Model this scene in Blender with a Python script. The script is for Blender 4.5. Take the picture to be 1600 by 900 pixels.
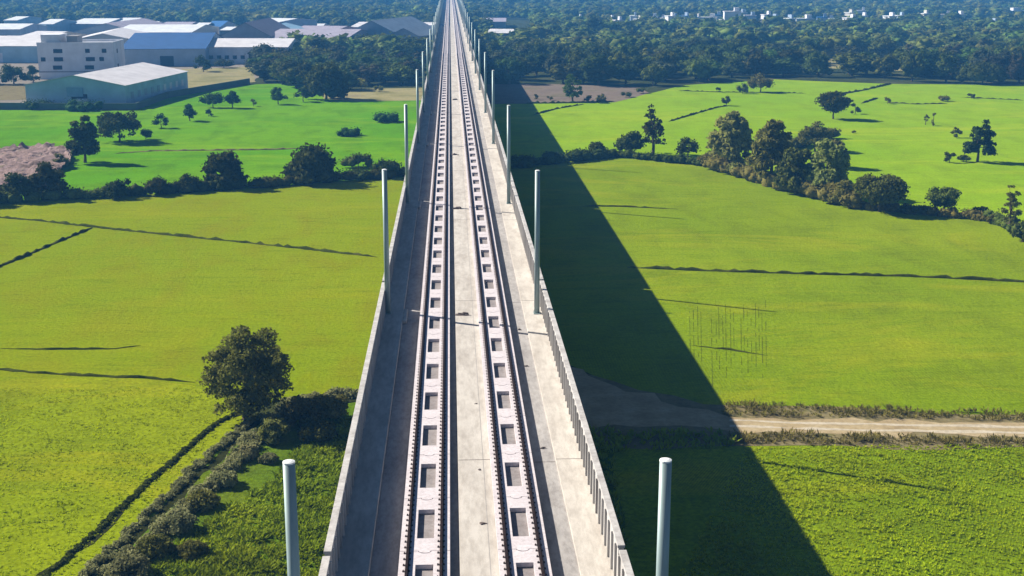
import bpy, math, random
import numpy as np
from mathutils import Vector, Matrix
from mathutils.geometry import tessellate_polygon

for o in list(bpy.data.objects):
    bpy.data.objects.remove(o, do_unlink=True)
scene = bpy.context.scene
COL = scene.collection
R = math.radians

# ------------------------------------------------------------------ camera, world, sun, exposure
F_PX = 2000.0                       # focal length for a 1600 px wide picture
SLAB_Z = 9.8                        # top of the track slabs above the fields
CAM = Vector((-0.83, 0.0, SLAB_Z + 25.8))
PITCH = math.atan((450 + 45) / F_PX)
YAW = math.atan((800 - 702) * math.cos(PITCH) / F_PX)
fwd = Vector((math.sin(YAW) * math.cos(PITCH), math.cos(YAW) * math.cos(PITCH), -math.sin(PITCH)))
right = Vector((math.cos(YAW), -math.sin(YAW), 0))
up = right.cross(fwd)
cam_d = bpy.data.cameras.new('camera')
cam_d.sensor_width = 36.0
cam_d.lens = 36.0 * F_PX / 1600.0
cam_d.clip_start = 0.5
cam_d.clip_end = 9000
cam_o = bpy.data.objects.new('camera', cam_d)
COL.objects.link(cam_o)
cam_o.matrix_world = Matrix((
    (right.x, up.x, -fwd.x, CAM.x),
    (right.y, up.y, -fwd.y, CAM.y),
    (right.z, up.z, -fwd.z, CAM.z),
    (0, 0, 0, 1)))
scene.camera = cam_o

SUN_EL = R(33.4)
SUN_AZ = R(-63)                     # clockwise from +Y: to the left and ahead
w = bpy.data.worlds.new('World')
scene.world = w
w.use_nodes = True
wn = w.node_tree
bg = wn.nodes['Background']
sky = wn.nodes.new('ShaderNodeTexSky')
sky.sky_type = 'NISHITA'
sky.sun_disc = False
sky.sun_elevation = SUN_EL
sky.sun_rotation = SUN_AZ
sky.air_density = 0.6
sky.dust_density = 0.0
sky.ozone_density = 2.0
wn.links.new(sky.outputs[0], bg.inputs[0])
bg.inputs[1].default_value = 0.05
sd = bpy.data.lights.new('sun', 'SUN')
sd.energy = 5.0
sd.angle = R(0.5)
sd.color = (1.0, 0.94, 0.85)
so = bpy.data.objects.new('sun', sd)
COL.objects.link(so)
sun_dir = Vector((math.sin(SUN_AZ) * math.cos(SUN_EL), math.cos(SUN_AZ) * math.cos(SUN_EL), math.sin(SUN_EL)))
so.rotation_euler = sun_dir.to_track_quat('Z', 'Y').to_euler()
so.location = (-60, 60, 90)
scene.view_settings.view_transform = 'Standard'
scene.view_settings.look = 'None'
scene.view_settings.gamma = 1
scene.view_settings.use_curve_mapping = False
scene.view_settings.exposure = 0.92
scene.render.resolution_x = 1024
scene.render.resolution_y = 576
scene.cycles.max_bounces = 4
scene.cycles.diffuse_bounces = 1
scene.cycles.volume_bounces = 0
scene.cycles.transparent_max_bounces = 4

# ------------------------------------------------------------------ survey helpers
def G(px, py, z=0.0):
    """point of the level z seen at a place of the 1600x900 picture"""
    d = fwd + right * ((px - 800) / F_PX) - up * ((py - 450) / F_PX)
    t = (z - CAM.z) / d.z
    return CAM + d * t
def px_per_m(p):
    return F_PX / (Vector(p) - CAM).dot(fwd)

# ------------------------------------------------------------------ object helpers
def tag(o, label=None, cat=None, group=None, kind=None):
    if label: o['label'] = label
    if cat: o['category'] = cat
    if group: o['group'] = group
    if kind: o['kind'] = kind
    return o
def empty(name, loc=(0, 0, 0), rz=0.0):
    o = bpy.data.objects.new(name, None)
    o.empty_display_size = 0.3
    COL.objects.link(o)
    o.location = loc
    o.rotation_euler = (0, 0, rz)
    return o
def np_mesh(name, V, faces):
    """V (n,3); faces: list of int arrays (k,m)"""
    me = bpy.data.meshes.new(name)
    V = np.asarray(V, dtype=np.float32)
    faces = [np.asarray(f, dtype=np.int32) for f in faces if len(f)]
    nl = sum(f.size for f in faces)
    npoly = sum(len(f) for f in faces)
    me.vertices.add(len(V))
    me.vertices.foreach_set('co', V.ravel())
    me.loops.add(nl)
    me.loops.foreach_set('vertex_index', np.concatenate([f.ravel() for f in faces]))
    me.polygons.add(npoly)
    tot = np.concatenate([np.full(len(f), f.shape[1], dtype=np.int32) for f in faces])
    st = np.concatenate([[0], np.cumsum(tot)[:-1]]).astype(np.int32)
    me.polygons.foreach_set('loop_start', st)
    me.update(calc_edges=True)
    me.validate()
    return me
def link(name, me, mat=None, parent=None, loc=None, smooth=False):
    o = bpy.data.objects.new(name, me)
    COL.objects.link(o)
    if mat is not None and not me.materials:
        me.materials.append(mat)
    if parent is not None: o.parent = parent
    if loc is not None: o.location = loc
    if smooth:
        me.polygons.foreach_set('use_smooth', np.ones(len(me.polygons), dtype=bool))
    return o
class MB:
    """collects shapes that become ONE mesh"""
    def __init__(s): s.v = []; s.f = []
    def quadbox(s, p):
        b = len(s.v); s.v += [tuple(q) for q in p]
        for f in ((0, 3, 2, 1), (4, 5, 6, 7), (0, 1, 5, 4), (1, 2, 6, 5), (2, 3, 7, 6), (3, 0, 4, 7)):
            s.f.append(tuple(b + i for i in f))
        return s
    def box(s, x0, x1, y0, y1, z0, z1):
        return s.quadbox([(x0, y0, z0), (x1, y0, z0), (x1, y1, z0), (x0, y1, z0), (x0, y0, z1), (x1, y0, z1), (x1, y1, z1), (x0, y1, z1)])
    def prof(s, pts, y0, y1):
        """profile in x,z (ccw) swept along y"""
        b = len(s.v); n = len(pts)
        s.v += [(x, y0, z) for x, z in pts] + [(x, y1, z) for x, z in pts]
        s.f.append(tuple(b + i for i in range(n)))
        s.f.append(tuple(b + n + n - 1 - i for i in range(n)))
        for i in range(n):
            j = (i + 1) % n
            s.f.append((b + i, b + n + i, b + n + j, b + j))
        return s
    def tube(s, path, n=8, cap=True):
        """path: list of (point, radius)"""
        rings = []
        for k, (p, r) in enumerate(path):
            p = Vector(p)
            a = Vector(path[max(0, k - 1)][0]); c = Vector(path[min(len(path) - 1, k + 1)][0])
            d = (c - a); d = d.normalized() if d.length > 1e-6 else Vector((0, 0, 1))
            ref = Vector((1, 0, 0)) if abs(d.x) < .9 else Vector((0, 1, 0))
            u = d.cross(ref).normalized(); v = d.cross(u)
            b = len(s.v)
            for i in range(n):
                t = 2 * math.pi * i / n
                s.v.append(tuple(p + (u * math.cos(t) + v * math.sin(t)) * r))
            rings.append(b)
        for a, c in zip(rings[:-1], rings[1:]):
            for i in range(n):
                j = (i + 1) % n
                s.f.append((a + i, a + j, c + j, c + i))
        if cap:
            s.f.append(tuple(rings[0] + n - 1 - i for i in range(n)))
            s.f.append(tuple(rings[-1] + i for i in range(n)))
        return s
    def mesh(s, name):
        me = bpy.data.meshes.new(name); me.from_pydata(s.v, [], s.f); me.update(); return me
    def build(s, name, mat, parent=None, loc=None, smooth=False, bevel=0.0):
        o = link(name, s.mesh(name), mat, parent, loc, smooth)
        if bevel:
            m = o.modifiers.new('bevel', 'BEVEL'); m.width = bevel; m.segments = 2; m.limit_method = 'ANGLE'
        return o
def copy_tree(o, parent=None):
    c = o.copy(); COL.objects.link(c); c.parent = parent
    for ch in list(o.children):
        copy_tree(ch, c)
    return c

# ------------------------------------------------------------------ materials
def mat(name):
    m = bpy.data.materials.new(name); m.use_nodes = True
    return m, m.node_tree, m.node_tree.nodes['Principled BSDF']
def N(nt, t, **kw):
    n = nt.nodes.new(t)
    for k, v in kw.items(): setattr(n, k, v)
    return n
def ramp(nt, src, stops):
    r = N(nt, 'ShaderNodeValToRGB')
    el = r.color_ramp.elements
    el[0].position, el[0].color = stops[0][0], (*stops[0][1], 1)
    el[1].position, el[1].color = stops[-1][0], (*stops[-1][1], 1)
    for p, c in stops[1:-1]:
        e = el.new(p); e.color = (*c, 1)
    nt.links.new(src, r.inputs[0])
    return r.outputs[0]
def noise(nt, vec, scale, detail=3, rough=.55, dist=0.0):
    n = N(nt, 'ShaderNodeTexNoise'); n.inputs['Scale'].default_value = scale
    n.inputs['Detail'].default_value = detail; n.inputs['Roughness'].default_value = rough
    n.inputs['Distortion'].default_value = dist
    nt.links.new(vec, n.inputs['Vector'])
    return n.outputs['Fac']
def coords(nt, kind='pos', scale=(1, 1, 1)):
    if kind == 'pos':
        out = N(nt, 'ShaderNodeNewGeometry').outputs['Position']
    else:
        out = N(nt, 'ShaderNodeTexCoord').outputs['Object']
    if scale != (1, 1, 1):
        mp = N(nt, 'ShaderNodeMapping'); mp.inputs['Scale'].default_value = scale
        nt.links.new(out, mp.inputs[0]); out = mp.outputs[0]
    return out
def mixc(nt, a, b, fac, mode='MIX'):
    m = N(nt, 'ShaderNodeMix', data_type='RGBA', blend_type=mode)
    for sock, v in ((m.inputs[0], fac), (m.inputs[6], a), (m.inputs[7], b)):
        if isinstance(v, (int, float)): sock.default_value = v
        elif isinstance(v, tuple): sock.default_value = (*v, 1)
        else: nt.links.new(v, sock)
    return m.outputs[2]
def bump(nt, b, h, strength=.5, dist=.1):
    n = N(nt, 'ShaderNodeBump'); n.inputs['Strength'].default_value = strength
    n.inputs['Distance'].default_value = dist
    nt.links.new(h, n.inputs['Height']); nt.links.new(n.outputs[0], b.inputs['Normal'])

def surf(name, c0, c1, scale=1.0, c2=None, rough=.8, bs=.3, bd=.02, stretch=(1, 1, 1), metal=0.0, fine=None, spec=.3, pos='pos'):
    m, nt, b = mat(name)
    v = coords(nt, pos, stretch)
    n1 = noise(nt, v, scale, 5, .6)
    col = ramp(nt, n1, [(.3, c0), (.55, c1), (.75, c2 or c1)])
    if fine:
        n2 = noise(nt, v, fine, 4, .7)
        col = mixc(nt, col, ramp(nt, n2, [(.35, (.62, .6, .58)), (.6, (1, 1, 1))]), .55, 'MULTIPLY')
        bump(nt, b, n2, bs, bd)
    else:
        bump(nt, b, n1, bs, bd)
    nt.links.new(col, b.inputs['Base Color'])
    b.inputs['Roughness'].default_value = rough
    b.inputs['Metallic'].default_value = metal
    b.inputs['Specular IOR Level'].default_value = spec if rough < .93 else 0.0
    return m

def field_mat(name, ca, cb, cc, rows=None, sc=1.0, tuft=.5):
    """ca main, cb second tint, cc dry/dark tint; broad drifts, mottling, fine plant texture"""
    m, nt, b = mat(name)
    v = coords(nt)
    big = noise(nt, v, .018 * sc, 3, .55, .6)
    mid = noise(nt, coords(nt, 'pos', (1, .45, 1)), .16 * sc, 5, .65, .4)
    fine = noise(nt, v, 2.6, 5, .75)
    col = mixc(nt, ca, cb, ramp(nt, big, [(.36, (0, 0, 0)), (.64, (1, 1, 1))]))
    col = mixc(nt, col, cc, ramp(nt, mid, [(.45, (0, 0, 0)), (.72, (.85, .85, .85))]))
    fr = ramp(nt, fine, [(.3, (1 - tuft, 1 - tuft, 1 - tuft)), (.62, (1.0, 1.0, 1.0))])
    pat = noise(nt, coords(nt, 'pos', (.5, 1.4, 1)), .035 * sc, 6, .7, 1.2)
    col = mixc(nt, col, tuple(q * f_ for q, f_ in zip(cb, (1.32, 1.08, 1.5))), ramp(nt, pat, [(.52, (0, 0, 0)), (.66, (.8, .8, .8))]))
    st = noise(nt, coords(nt, 'pos', (.35, 1.6, 1)), .5, 4, .7, .8)
    col = mixc(nt, col, ramp(nt, st, [(.3, (.74, .78, .7)), (.5, (1, 1, 1))]), .8, 'MULTIPLY')
    col = mixc(nt, col, fr, .8, 'MULTIPLY')
    if rows:
        wv = N(nt, 'ShaderNodeTexWave'); wv.wave_type = 'BANDS'; wv.bands_direction = 'X'
        wv.inputs['Scale'].default_value = rows[0]; wv.inputs['Distortion'].default_value = 3.5
        wv.inputs['Detail'].default_value = 3; wv.inputs['Detail Scale'].default_value = .3
        mp = N(nt, 'ShaderNodeMapping'); mp.inputs['Rotation'].default_value = (0, 0, rows[1])
        nt.links.new(v, mp.inputs[0]); nt.links.new(mp.outputs[0], wv.inputs[0])
        msk = ramp(nt, noise(nt, v, .05, 2), [(.42, (0, 0, 0)), (.66, (1, 1, 1))])
        rr = ramp(nt, wv.outputs['Fac'], [(.1, (rows[2],) * 3), (.5, (1, 1, 1))])
        rr = mixc(nt, (1, 1, 1), rr, msk)
        col = mixc(nt, col, rr, 1.0, 'MULTIPLY')
    nt.links.new(col, b.inputs['Base Color'])
    b.inputs['Roughness'].default_value = 1.0
    b.inputs['Specular IOR Level'].default_value = 0.0
    ad = N(nt, 'ShaderNodeMath', operation='ADD')
    nt.links.new(fine, ad.inputs[0]); nt.links.new(mid, ad.inputs[1])
    bump(nt, b, ad.outputs[0], .6, .22)
    return m

def leaf_mat(name, dark, lit, hue=.03, scale=.5, val=(.75, 1.25), pos='obj', transl=.25):
    m, nt, b = mat(name)
    v = coords(nt, pos)
    n1 = noise(nt, v, scale, 3, .6)
    n2 = noise(nt, v, scale * 7, 2, .6)
    ad = N(nt, 'ShaderNodeMath', operation='MULTIPLY_ADD'); ad.inputs[1].default_value = .45
    nt.links.new(n2, ad.inputs[0]); 
    sc = N(nt, 'ShaderNodeMath', operation='MULTIPLY'); sc.inputs[1].default_value = .6
    nt.links.new(n1, sc.inputs[0]); nt.links.new(sc.outputs[0], ad.inputs[2])
    col = ramp(nt, ad.outputs[0], [(.38, dark), (.68, lit)])
    oi = N(nt, 'ShaderNodeObjectInfo')
    hs = N(nt, 'ShaderNodeHueSaturation')
    mr = N(nt, 'ShaderNodeMapRange'); mr.inputs[3].default_value = .5 - hue; mr.inputs[4].default_value = .5 + hue
    mv = N(nt, 'ShaderNodeMapRange'); mv.inputs[3].default_value = val[0]; mv.inputs[4].default_value = val[1]
    if pos == 'pos':
        src = noise(nt, v, .045, 2, .7)
        src2 = noise(nt, v, .1, 1, .5)
        for q in (mr, mv): q.inputs[1].default_value = .3; q.inputs[2].default_value = .7
    else:
        src = oi.outputs['Random']
        fm = N(nt, 'ShaderNodeMath', operation='MULTIPLY'); fm.inputs[1].default_value = 7.31
        fr = N(nt, 'ShaderNodeMath', operation='FRACT')
        nt.links.new(src, fm.inputs[0]); nt.links.new(fm.outputs[0], fr.inputs[0]); src2 = fr.outputs[0]
    nt.links.new(src, mr.inputs[0]); nt.links.new(src2, mv.inputs[0])
    nt.links.new(mr.outputs[0], hs.inputs['Hue']); nt.links.new(mv.outputs[0], hs.inputs['Value'])
    nt.links.new(col, hs.inputs['Color'])
    nt.links.new(hs.outputs[0], b.inputs['Base Color'])
    b.inputs['Roughness'].default_value = .8
    b.inputs['Specular IOR Level'].default_value = .05
    tr = N(nt, 'ShaderNodeBsdfTranslucent'); mx = N(nt, 'ShaderNodeMixShader'); mx.inputs[0].default_value = transl
    nt.links.new(hs.outputs[0], tr.inputs[0]); nt.links.new(b.outputs[0], mx.inputs[1]); nt.links.new(tr.outputs[0], mx.inputs[2])
    nt.links.new(mx.outputs[0], nt.nodes['Material Output'].inputs[0])
    return m

M = {}
M['concrete'] = surf('concrete', (.40, .37, .345), (.50, .465, .43), .35, (.55, .515, .475), .85, .25, .01, (1, .3, 1), fine=6)
M['walk'] = surf('walkway concrete', (.44, .395, .34), (.56, .515, .45), .8, (.62, .575, .505), .85, .2, .01, (1, .25, 1), fine=3)
M['slab'] = surf('track slab concrete', (.60, .54, .545), (.67, .61, .615), .8, (.70, .645, .65), .8, .15, .01, fine=5)
_m = M['slab']; _nt = _m.node_tree; _b = _nt.nodes['Principled BSDF']
_src = _b.inputs['Base Color'].links[0].from_socket
_sx = N(_nt, 'ShaderNodeSeparateXYZ'); _nt.links.new(N(_nt, 'ShaderNodeTexCoord').outputs['Object'], _sx.inputs[0])
_ab = N(_nt, 'ShaderNodeMath', operation='ABSOLUTE'); _nt.links.new(_sx.outputs[0], _ab.inputs[0])
_rp = ramp(_nt, _ab.outputs[0], [(.60, (0, 0, 0)), (.73, (1, 1, 1)), (.80, (1, 1, 1)), (.93, (0, 0, 0))])
_nz = ramp(_nt, noise(_nt, coords(_nt, 'pos', (1, .35, 1)), 2.2, 4, .7), [(.35, (.1, .1, .1)), (.65, (.85, .85, .85))])
_st = mixc(_nt, _rp, _nz, 1.0, 'MULTIPLY')
_bw = N(_nt, 'ShaderNodeRGBToBW'); _nt.links.new(_st, _bw.inputs[0])
_nt.links.new(mixc(_nt, _src, (.25, .165, .12), _bw.outputs[0]), _b.inputs['Base Color'])
M['floor'] = surf('deck floor', (.30, .28, .265), (.40, .375, .35), .5, (.47, .44, .41), .9, .3, .01, (1, .35, 1), fine=4)
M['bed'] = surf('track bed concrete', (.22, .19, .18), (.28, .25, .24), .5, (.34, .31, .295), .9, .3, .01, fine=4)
M['parapet'] = surf('parapet concrete', (.36, .335, .31), (.54, .515, .48), 1.1, (.60, .575, .54), .85, .2, .01, (1, 1, .12), fine=4)
M['under'] = surf('pier concrete', (.3, .28, .26), (.38, .36, .33), .3, rough=.9, fine=3)
M['rail'] = surf('rusty rail steel', (.014, .009, .008), (.024, .015, .013), 3, (.04, .024, .02), .9, .1, .003, spec=.05)
M['fast'] = surf('rail fastener iron', (.035, .022, .022), (.07, .045, .04), 4, rough=.7)
M['grout'] = surf('dark joint', (.10, .08, .07), (.16, .13, .12), 2, rough=.95)
M['galv'] = surf('galvanised steel', (.22, .29, .28), (.29, .37, .36), 1.5, (.36, .44, .42), .5, .05, .003, (1, 1, .2), metal=.25)
M['cap'] = surf('pale mast cap', (.75, .76, .72), (.82, .83, .8), 2, rough=.6)
M['bark'] = surf('bark', (.06, .045, .03), (.13, .10, .07), 3, rough=.95, stretch=(1, 1, .3))
M['palebark'] = surf('pale bark', (.22, .18, .13), (.34, .29, .22), 3, rough=.95, stretch=(1, 1, .3))
M['ground'] = surf('rough scrub ground', (.03, .042, .012), (.055, .065, .02), .06, (.12, .11, .055), .95, .5, .2, fine=.8)
M['yard'] = surf('dusty yard', (.20, .175, .14), (.29, .25, .20), .05, (.17, .16, .10), .95, .4, .05, fine=.8)
M['dry'] = surf('dry grass ground', (.20, .19, .07), (.33, .29, .13), .08, (.24, .20, .12), .95, .4, .1, fine=1)
M['mauve'] = surf('mauve bare soil', (.15, .12, .09), (.21, .165, .125), .07, (.12, .12, .05), .95, .4, .1, fine=.9)
M['pink'] = surf('pink rubble', (.19, .135, .10), (.34, .245, .225), .3, (.14, .13, .06), .95, .9, .4, fine=1.2)
M['track'] = surf('packed earth track', (.31, .235, .13), (.42, .33, .19), .35, (.48, .395, .25), .95, .5, .05, fine=2)
M['rut'] = surf('worn wheel rut', (.46, .40, .29), (.54, .47, .35), .5, rough=.95, fine=2)
M['sand'] = surf('sandy verge', (.15, .12, .055), (.24, .20, .10), .4, (.11, .12, .03), .95, .6, .1, fine=2)
M['bund'] = surf('grassy earth bund', (.035, .05, .006), (.07, .085, .012), .5, (.13, .125, .03), .95, .6, .1, fine=3)
M['furrow'] = surf('furrow', (.075, .095, .006), (.11, .14, .01), 1, rough=.95)
M['ditch'] = surf('dark ditch', (.015, .02, .006), (.035, .04, .012), .6, rough=.95, fine=2)
M['f_mid'] = field_mat('paddy yellow green', (0.2035, 0.3025, 0.006), (0.2475, 0.33, 0.008), (0.165, 0.2255, 0.008), (1.1, .0, .86))
M['f_far'] = field_mat('paddy bright', (0.2365, 0.4125, 0.006), (0.286, 0.44, 0.008), (0.209, 0.33, 0.008))
M['f_near'] = field_mat('paddy near', (0.209, 0.319, 0.006), (0.275, 0.3685, 0.008), (0.143, 0.209, 0.006), (1.6, .5, .55), tuft=.7)
M['f_left'] = field_mat('ripening paddy', (.245, .310, .004), (0.22, 0.297, 0.004), (0.242, 0.253, 0.006))
M['f_leftnear'] = field_mat('rough paddy', (0.253, 0.33, 0.006), (0.297, 0.352, 0.008), (0.165, 0.22, 0.006), tuft=.6)
M['f_green'] = field_mat('vivid green paddy', (0.11, 0.319, 0.001), (0.165, 0.363, 0.002), (0.088, 0.209, 0.002))
M['f_grass'] = field_mat('rank grass', (0.0935, 0.1925, 0.006), (0.143, 0.231, 0.008), (0.11, 0.132, 0.02), tuft=.7)

# ------------------------------------------------------------------ ground and fields
rng = np.random.default_rng(7)
def poly(name, pts, material, z, kind='structure', jit=0.6, step=6.0):
    """flat sheet with irregular natural edges; pts = world xy"""
    out = []
    n = len(pts)
    for i in range(n):
        a = np.array(pts[i][:2], float); b = np.array(pts[(i + 1) % n][:2], float)
        L = np.linalg.norm(b - a); k = int(min(60, max(1, L / step)))
        nrm = np.array([-(b - a)[1], (b - a)[0]]) / max(L, 1e-6)
        for q in range(k):
            p = a + (b - a) * q / k
            if q and jit: p = p + nrm * rng.normal(0, jit * .5)
            out.append((p[0], p[1], z))
    tris = tessellate_polygon([[Vector(p) for p in out]])
    me = bpy.data.meshes.new(name)
    me.from_pydata(out, [], [tuple(t) for t in tris]); me.update()
    # face up
    flip = [p.index for p in me.polygons if p.normal.z < 0]
    if flip: me.flip_normals() if len(flip) == len(me.polygons) else None
    o = link(name, me, material)
    if kind: o['kind'] = kind
    return o
def PX(*pp): return [tuple(G(x, y))[:2] for x, y in pp]

g = link('ground', np_mesh('ground', [(-3000, -300, -.06), (3000, -300, -.06), (3000, 4500, -.06), (-3000, 4500, -.06)], [np.array([[0, 1, 2, 3]])]), M['ground'])
g['kind'] = 'structure'
HEDGE_R = [(700, 268), (800, 262), (860, 254), (940, 245), (1040, 241), (1110, 258), (1180, 283), (1240, 303), (1320, 324), (1400, 333), (1520, 336), (1560, 350), (1620, 382), (1760, 440), (2000, 520)]
HEDGE_L = [(-500, 380), (-200, 345), (0, 318), (120, 310), (300, 299), (400, 293), (500, 286), (640, 276), (740, 270)]
poly('field', PX((740, 163), (960, 159), (1010, 147), (1070, 133), (1210, 124), (1390, 131), (1600, 133), (2100, 138), (2400, 300), *HEDGE_R[::-1]), M['f_far'], 0.0)
poly('field', PX(*HEDGE_R, (2400, 655), (1600, 655), (1400, 650), (1130, 641), (980, 610), (890, 570), (760, 560)), M['f_mid'], 0.0)
poly('field', PX((960, 700), (1160, 694), (1400, 692), (2300, 690), (2300, 1300), (1000, 1300)), M['f_near'], 0.0)
poly('field', PX((-600, 168), (0, 172), (200, 173), (262, 152), (390, 132), (470, 130), (505, 152), (560, 157), (650, 152), (735, 153), *HEDGE_L[::-1]), M['f_green'], 0.0)
DITCH = [(120, 930), (200, 852), (300, 752), (400, 662), (440, 640), (560, 625)]
poly('field', PX(*HEDGE_L, (735, 420), (725, 600), (560, 612), (430, 625), (385, 650), (285, 745), (180, 848), (60, 950), (-300, 1300), (-1000, 1300), (-900, 600)), M['f_left'], 0.0)
poly('field', PX((-1000, 596), (0, 588), (300, 602), (380, 640), (385, 652), (285, 747), (180, 850), (60, 952), (-300, 1300), (-1000, 1300)), M['f_leftnear'], 0.012, jit=1.2)
poly('grass_verge', PX((470, 640), (620, 620), (700, 700), (700, 1300), (160, 1300), (60, 980), (230, 855), (340, 745), (430, 668)), M['f_grass'], 0.012)
poly('grass_verge', PX((760, 555), (1000, 700), (1000, 1300), (760, 1300)), M['f_grass'], -0.02)
poly('dirt_track', PX((742, 560), (885, 572), (960, 603), (1060, 636), (1140, 652), (1300, 655), (1600, 661), (2300, 668), (2300, 692), (1600, 684), (1300, 678), (1130, 672), (1000, 668), (880, 668), (742, 690)), M['track'], 0.03, jit=.9, step=1.6)
for dy_ in (-5, 4):
    ditch_q = PX(*[(x, y + dy_ - 1.6) for x, y in ((1140, 662), (1300, 667), (1600, 673), (2200, 680))], *[(x, y + dy_ + 1.6) for x, y in ((2200, 680), (1600, 673), (1300, 667), (1140, 662))])
    poly('wheel_rut', ditch_q, M['rut'], 0.034, jit=.25, step=1.4)
poly('track_verge', PX((1100, 632), (1180, 634), (1400, 641), (1600, 648), (2300, 655), (2300, 700), (1600, 698), (1250, 696), (1100, 697), (960, 700), (860, 676), (860, 560), (960, 596)), M['sand'], 0.016, jit=.8, step=3)
poly('bare_soil', PX((740, 132), (850, 131), (1000, 136), (1015, 146), (960, 160), (740, 163)), M['mauve'], 0.02)
poly('bare_soil', PX((505, 140), (735, 136), (735, 155), (560, 159), (505, 154)), M['dry'], 0.02)
poly('dry_grass', PX((285, 108), (395, 104), (400, 128), (300, 138), (255, 140)), M['dry'], 0.03)
poly('yard', PX((-500, 45), (60, 42), (690, 44), (735, 60), (735, 100), (420, 100), (395, 128), (260, 150), (200, 171), (0, 170), (-600, 168)), M['yard'], 0.01)
poly('bare_soil', PX((-200, 128), (38, 132), (44, 156), (-200, 160)), M['sand'], 0.04)
poly('dry_grass', PX((1290, 92), (1400, 93), (1500, 104), (1440, 112), (1270, 106)), M['dry'], 0.03)
poly('dry_grass', PX((1090, 88), (1190, 89), (1200, 98), (1080, 96)), M['dry'], 0.03)

# pink rubble ground at the left edge, lumpy
def lumpy(name, x0, x1, y0, y1, cell, amp, freq, material, inside, z=0.0, seed=1):
    r = np.random.default_rng(seed)
    nx = int((x1 - x0) / cell); ny = int((y1 - y0) / cell)
    X, Y = np.meshgrid(np.linspace(x0, x1, nx + 1), np.linspace(y0, y1, ny + 1))
    Z = np.zeros_like(X)
    for k in range(26):
        a = r.uniform(0, 2 * math.pi); f = freq * r.uniform(.4, 2.2); ph = r.uniform(0, 6.28)
        Z += np.sin((X * math.cos(a) + Y * math.sin(a)) * f + ph) / (1 + f)
    Z = amp * (Z - Z.min()) / (Z.max() - Z.min()) + r.uniform(0, amp * .5, X.shape) + amp * .35 * (r.random(X.shape) > .93)
    V = np.stack([X, Y, Z + z], -1).reshape(-1, 3)
    idx = np.arange((nx + 1) * (ny + 1)).reshape(ny + 1, nx + 1)
    F = np.stack([idx[:-1, :-1], idx[:-1, 1:], idx[1:, 1:], idx[1:, :-1]], -1).reshape(-1, 4)
    c = V[F].mean(1)
    F = F[np.array([inside(p[0], p[1]) for p in c])]
    return link(name, np_mesh(name, V, [F]), material)
def in_poly(x, y, pts):
    c = False; n = len(pts); j = n - 1
    for i in range(n):
        xi, yi = pts[i]; xj, yj = pts[j]
        if (yi > y) != (yj > y) and x < (xj - xi) * (y - yi) / (yj - yi) + xi: c = not c
        j = i
    return c
pp = PX((-160, 240), (0, 238), (60, 234), (112, 240), (108, 262), (70, 285), (20, 300), (-160, 312))
xs = [p[0] for p in pp]; ys = [p[1] for p in pp]
ro = lumpy('bare_soil', min(xs), max(xs), min(ys), max(ys), .7, 1.5, .7, M['pink'], lambda x, y: in_poly(x, y, pp), .02)
ro['kind'] = 'structure'

# bunds between the paddies: low grassy ridges
def bund(pts, wd=.5, h=.3, material=None):
    P = [G(*p) for p in pts]
    V = []; F = []
    path = []
    for a, b in zip(P[:-1], P[1:]):
        k = max(2, int((b - a).length / .7))
        path += [a.lerp(b, q / k) for q in range(k)]
    path.append(P[-1])
    pr = random.Random(len(path))
    for i, p in enumerate(path):
        d = (path[min(i + 1, len(path) - 1)] - path[max(i - 1, 0)]).normalized(); s = Vector((-d.y, d.x, 0))
        te = min(1, .15 + .25 * min(i, len(path) - 1 - i)); ww = wd * pr.uniform(.45, 1.25) * te; hh = h * pr.uniform(.25, 1.4) * te; off = pr.uniform(-.2, .2) * wd
        for t, z in ((-1, .0), (-.55, .8), (0, 1.0), (.5, .75), (1, 0)):
            q = p + s * (t * ww + off); V.append((q.x, q.y, .02 + z * hh))
    for i in range(len(path) - 1):
        for k in range(4):
            a = i * 5 + k; F.append((a, a + 1, a + 6, a + 5))
    o = link('field_bund', np_mesh('field_bund', V, [np.array(F)]), material or M['bund'])
    o['kind'] = 'structure'
    return o
bund([(980, 418), (1100, 423), (1250, 428), (1420, 432), (1610, 441), (1900, 452)], .3, .3)
bund([(905, 322), (970, 323), (1060, 327)], .16, .18)
bund([(832, 180), (870, 170), (912, 163)], .3, .35)
bund([(1045, 190), (1085, 178), (1120, 168), (1140, 165)], .35, .35)
bund([(1310, 148), (1350, 141), (1392, 131)], .6, .5)
bund([(1345, 162), (1372, 153)], .4, .4)
bund([(1060, 142), (1120, 144), (1260, 146)], .3, .3)
bund([(1380, 160), (1430, 163), (1480, 162)], .3, .3)
bund([(1500, 152), (1600, 157)], .3, .3)
bund([(-200, 322), (0, 340), (60, 345), (145, 355), (250, 366), (400, 381), (500, 392), (590, 402)], .3, .32)
bund([(145, 356), (90, 378), (40, 400), (-40, 432)], .32, .32)
bund([(-200, 566), (0, 577), (60, 583), (140, 587), (230, 591), (305, 598)], .26, .2)
bund([(0, 545), (80, 546), (180, 545), (220, 540)], .2, .15)
bund([(180, 240), (240, 236), (420, 234), (470, 232)], .45, .25, M['sand'])
bund([(820, 162), (900, 161), (960, 159)], .6, .6)
bund([(1080, 540), (1140, 547), (1200, 556)], .12, .15)

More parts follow.
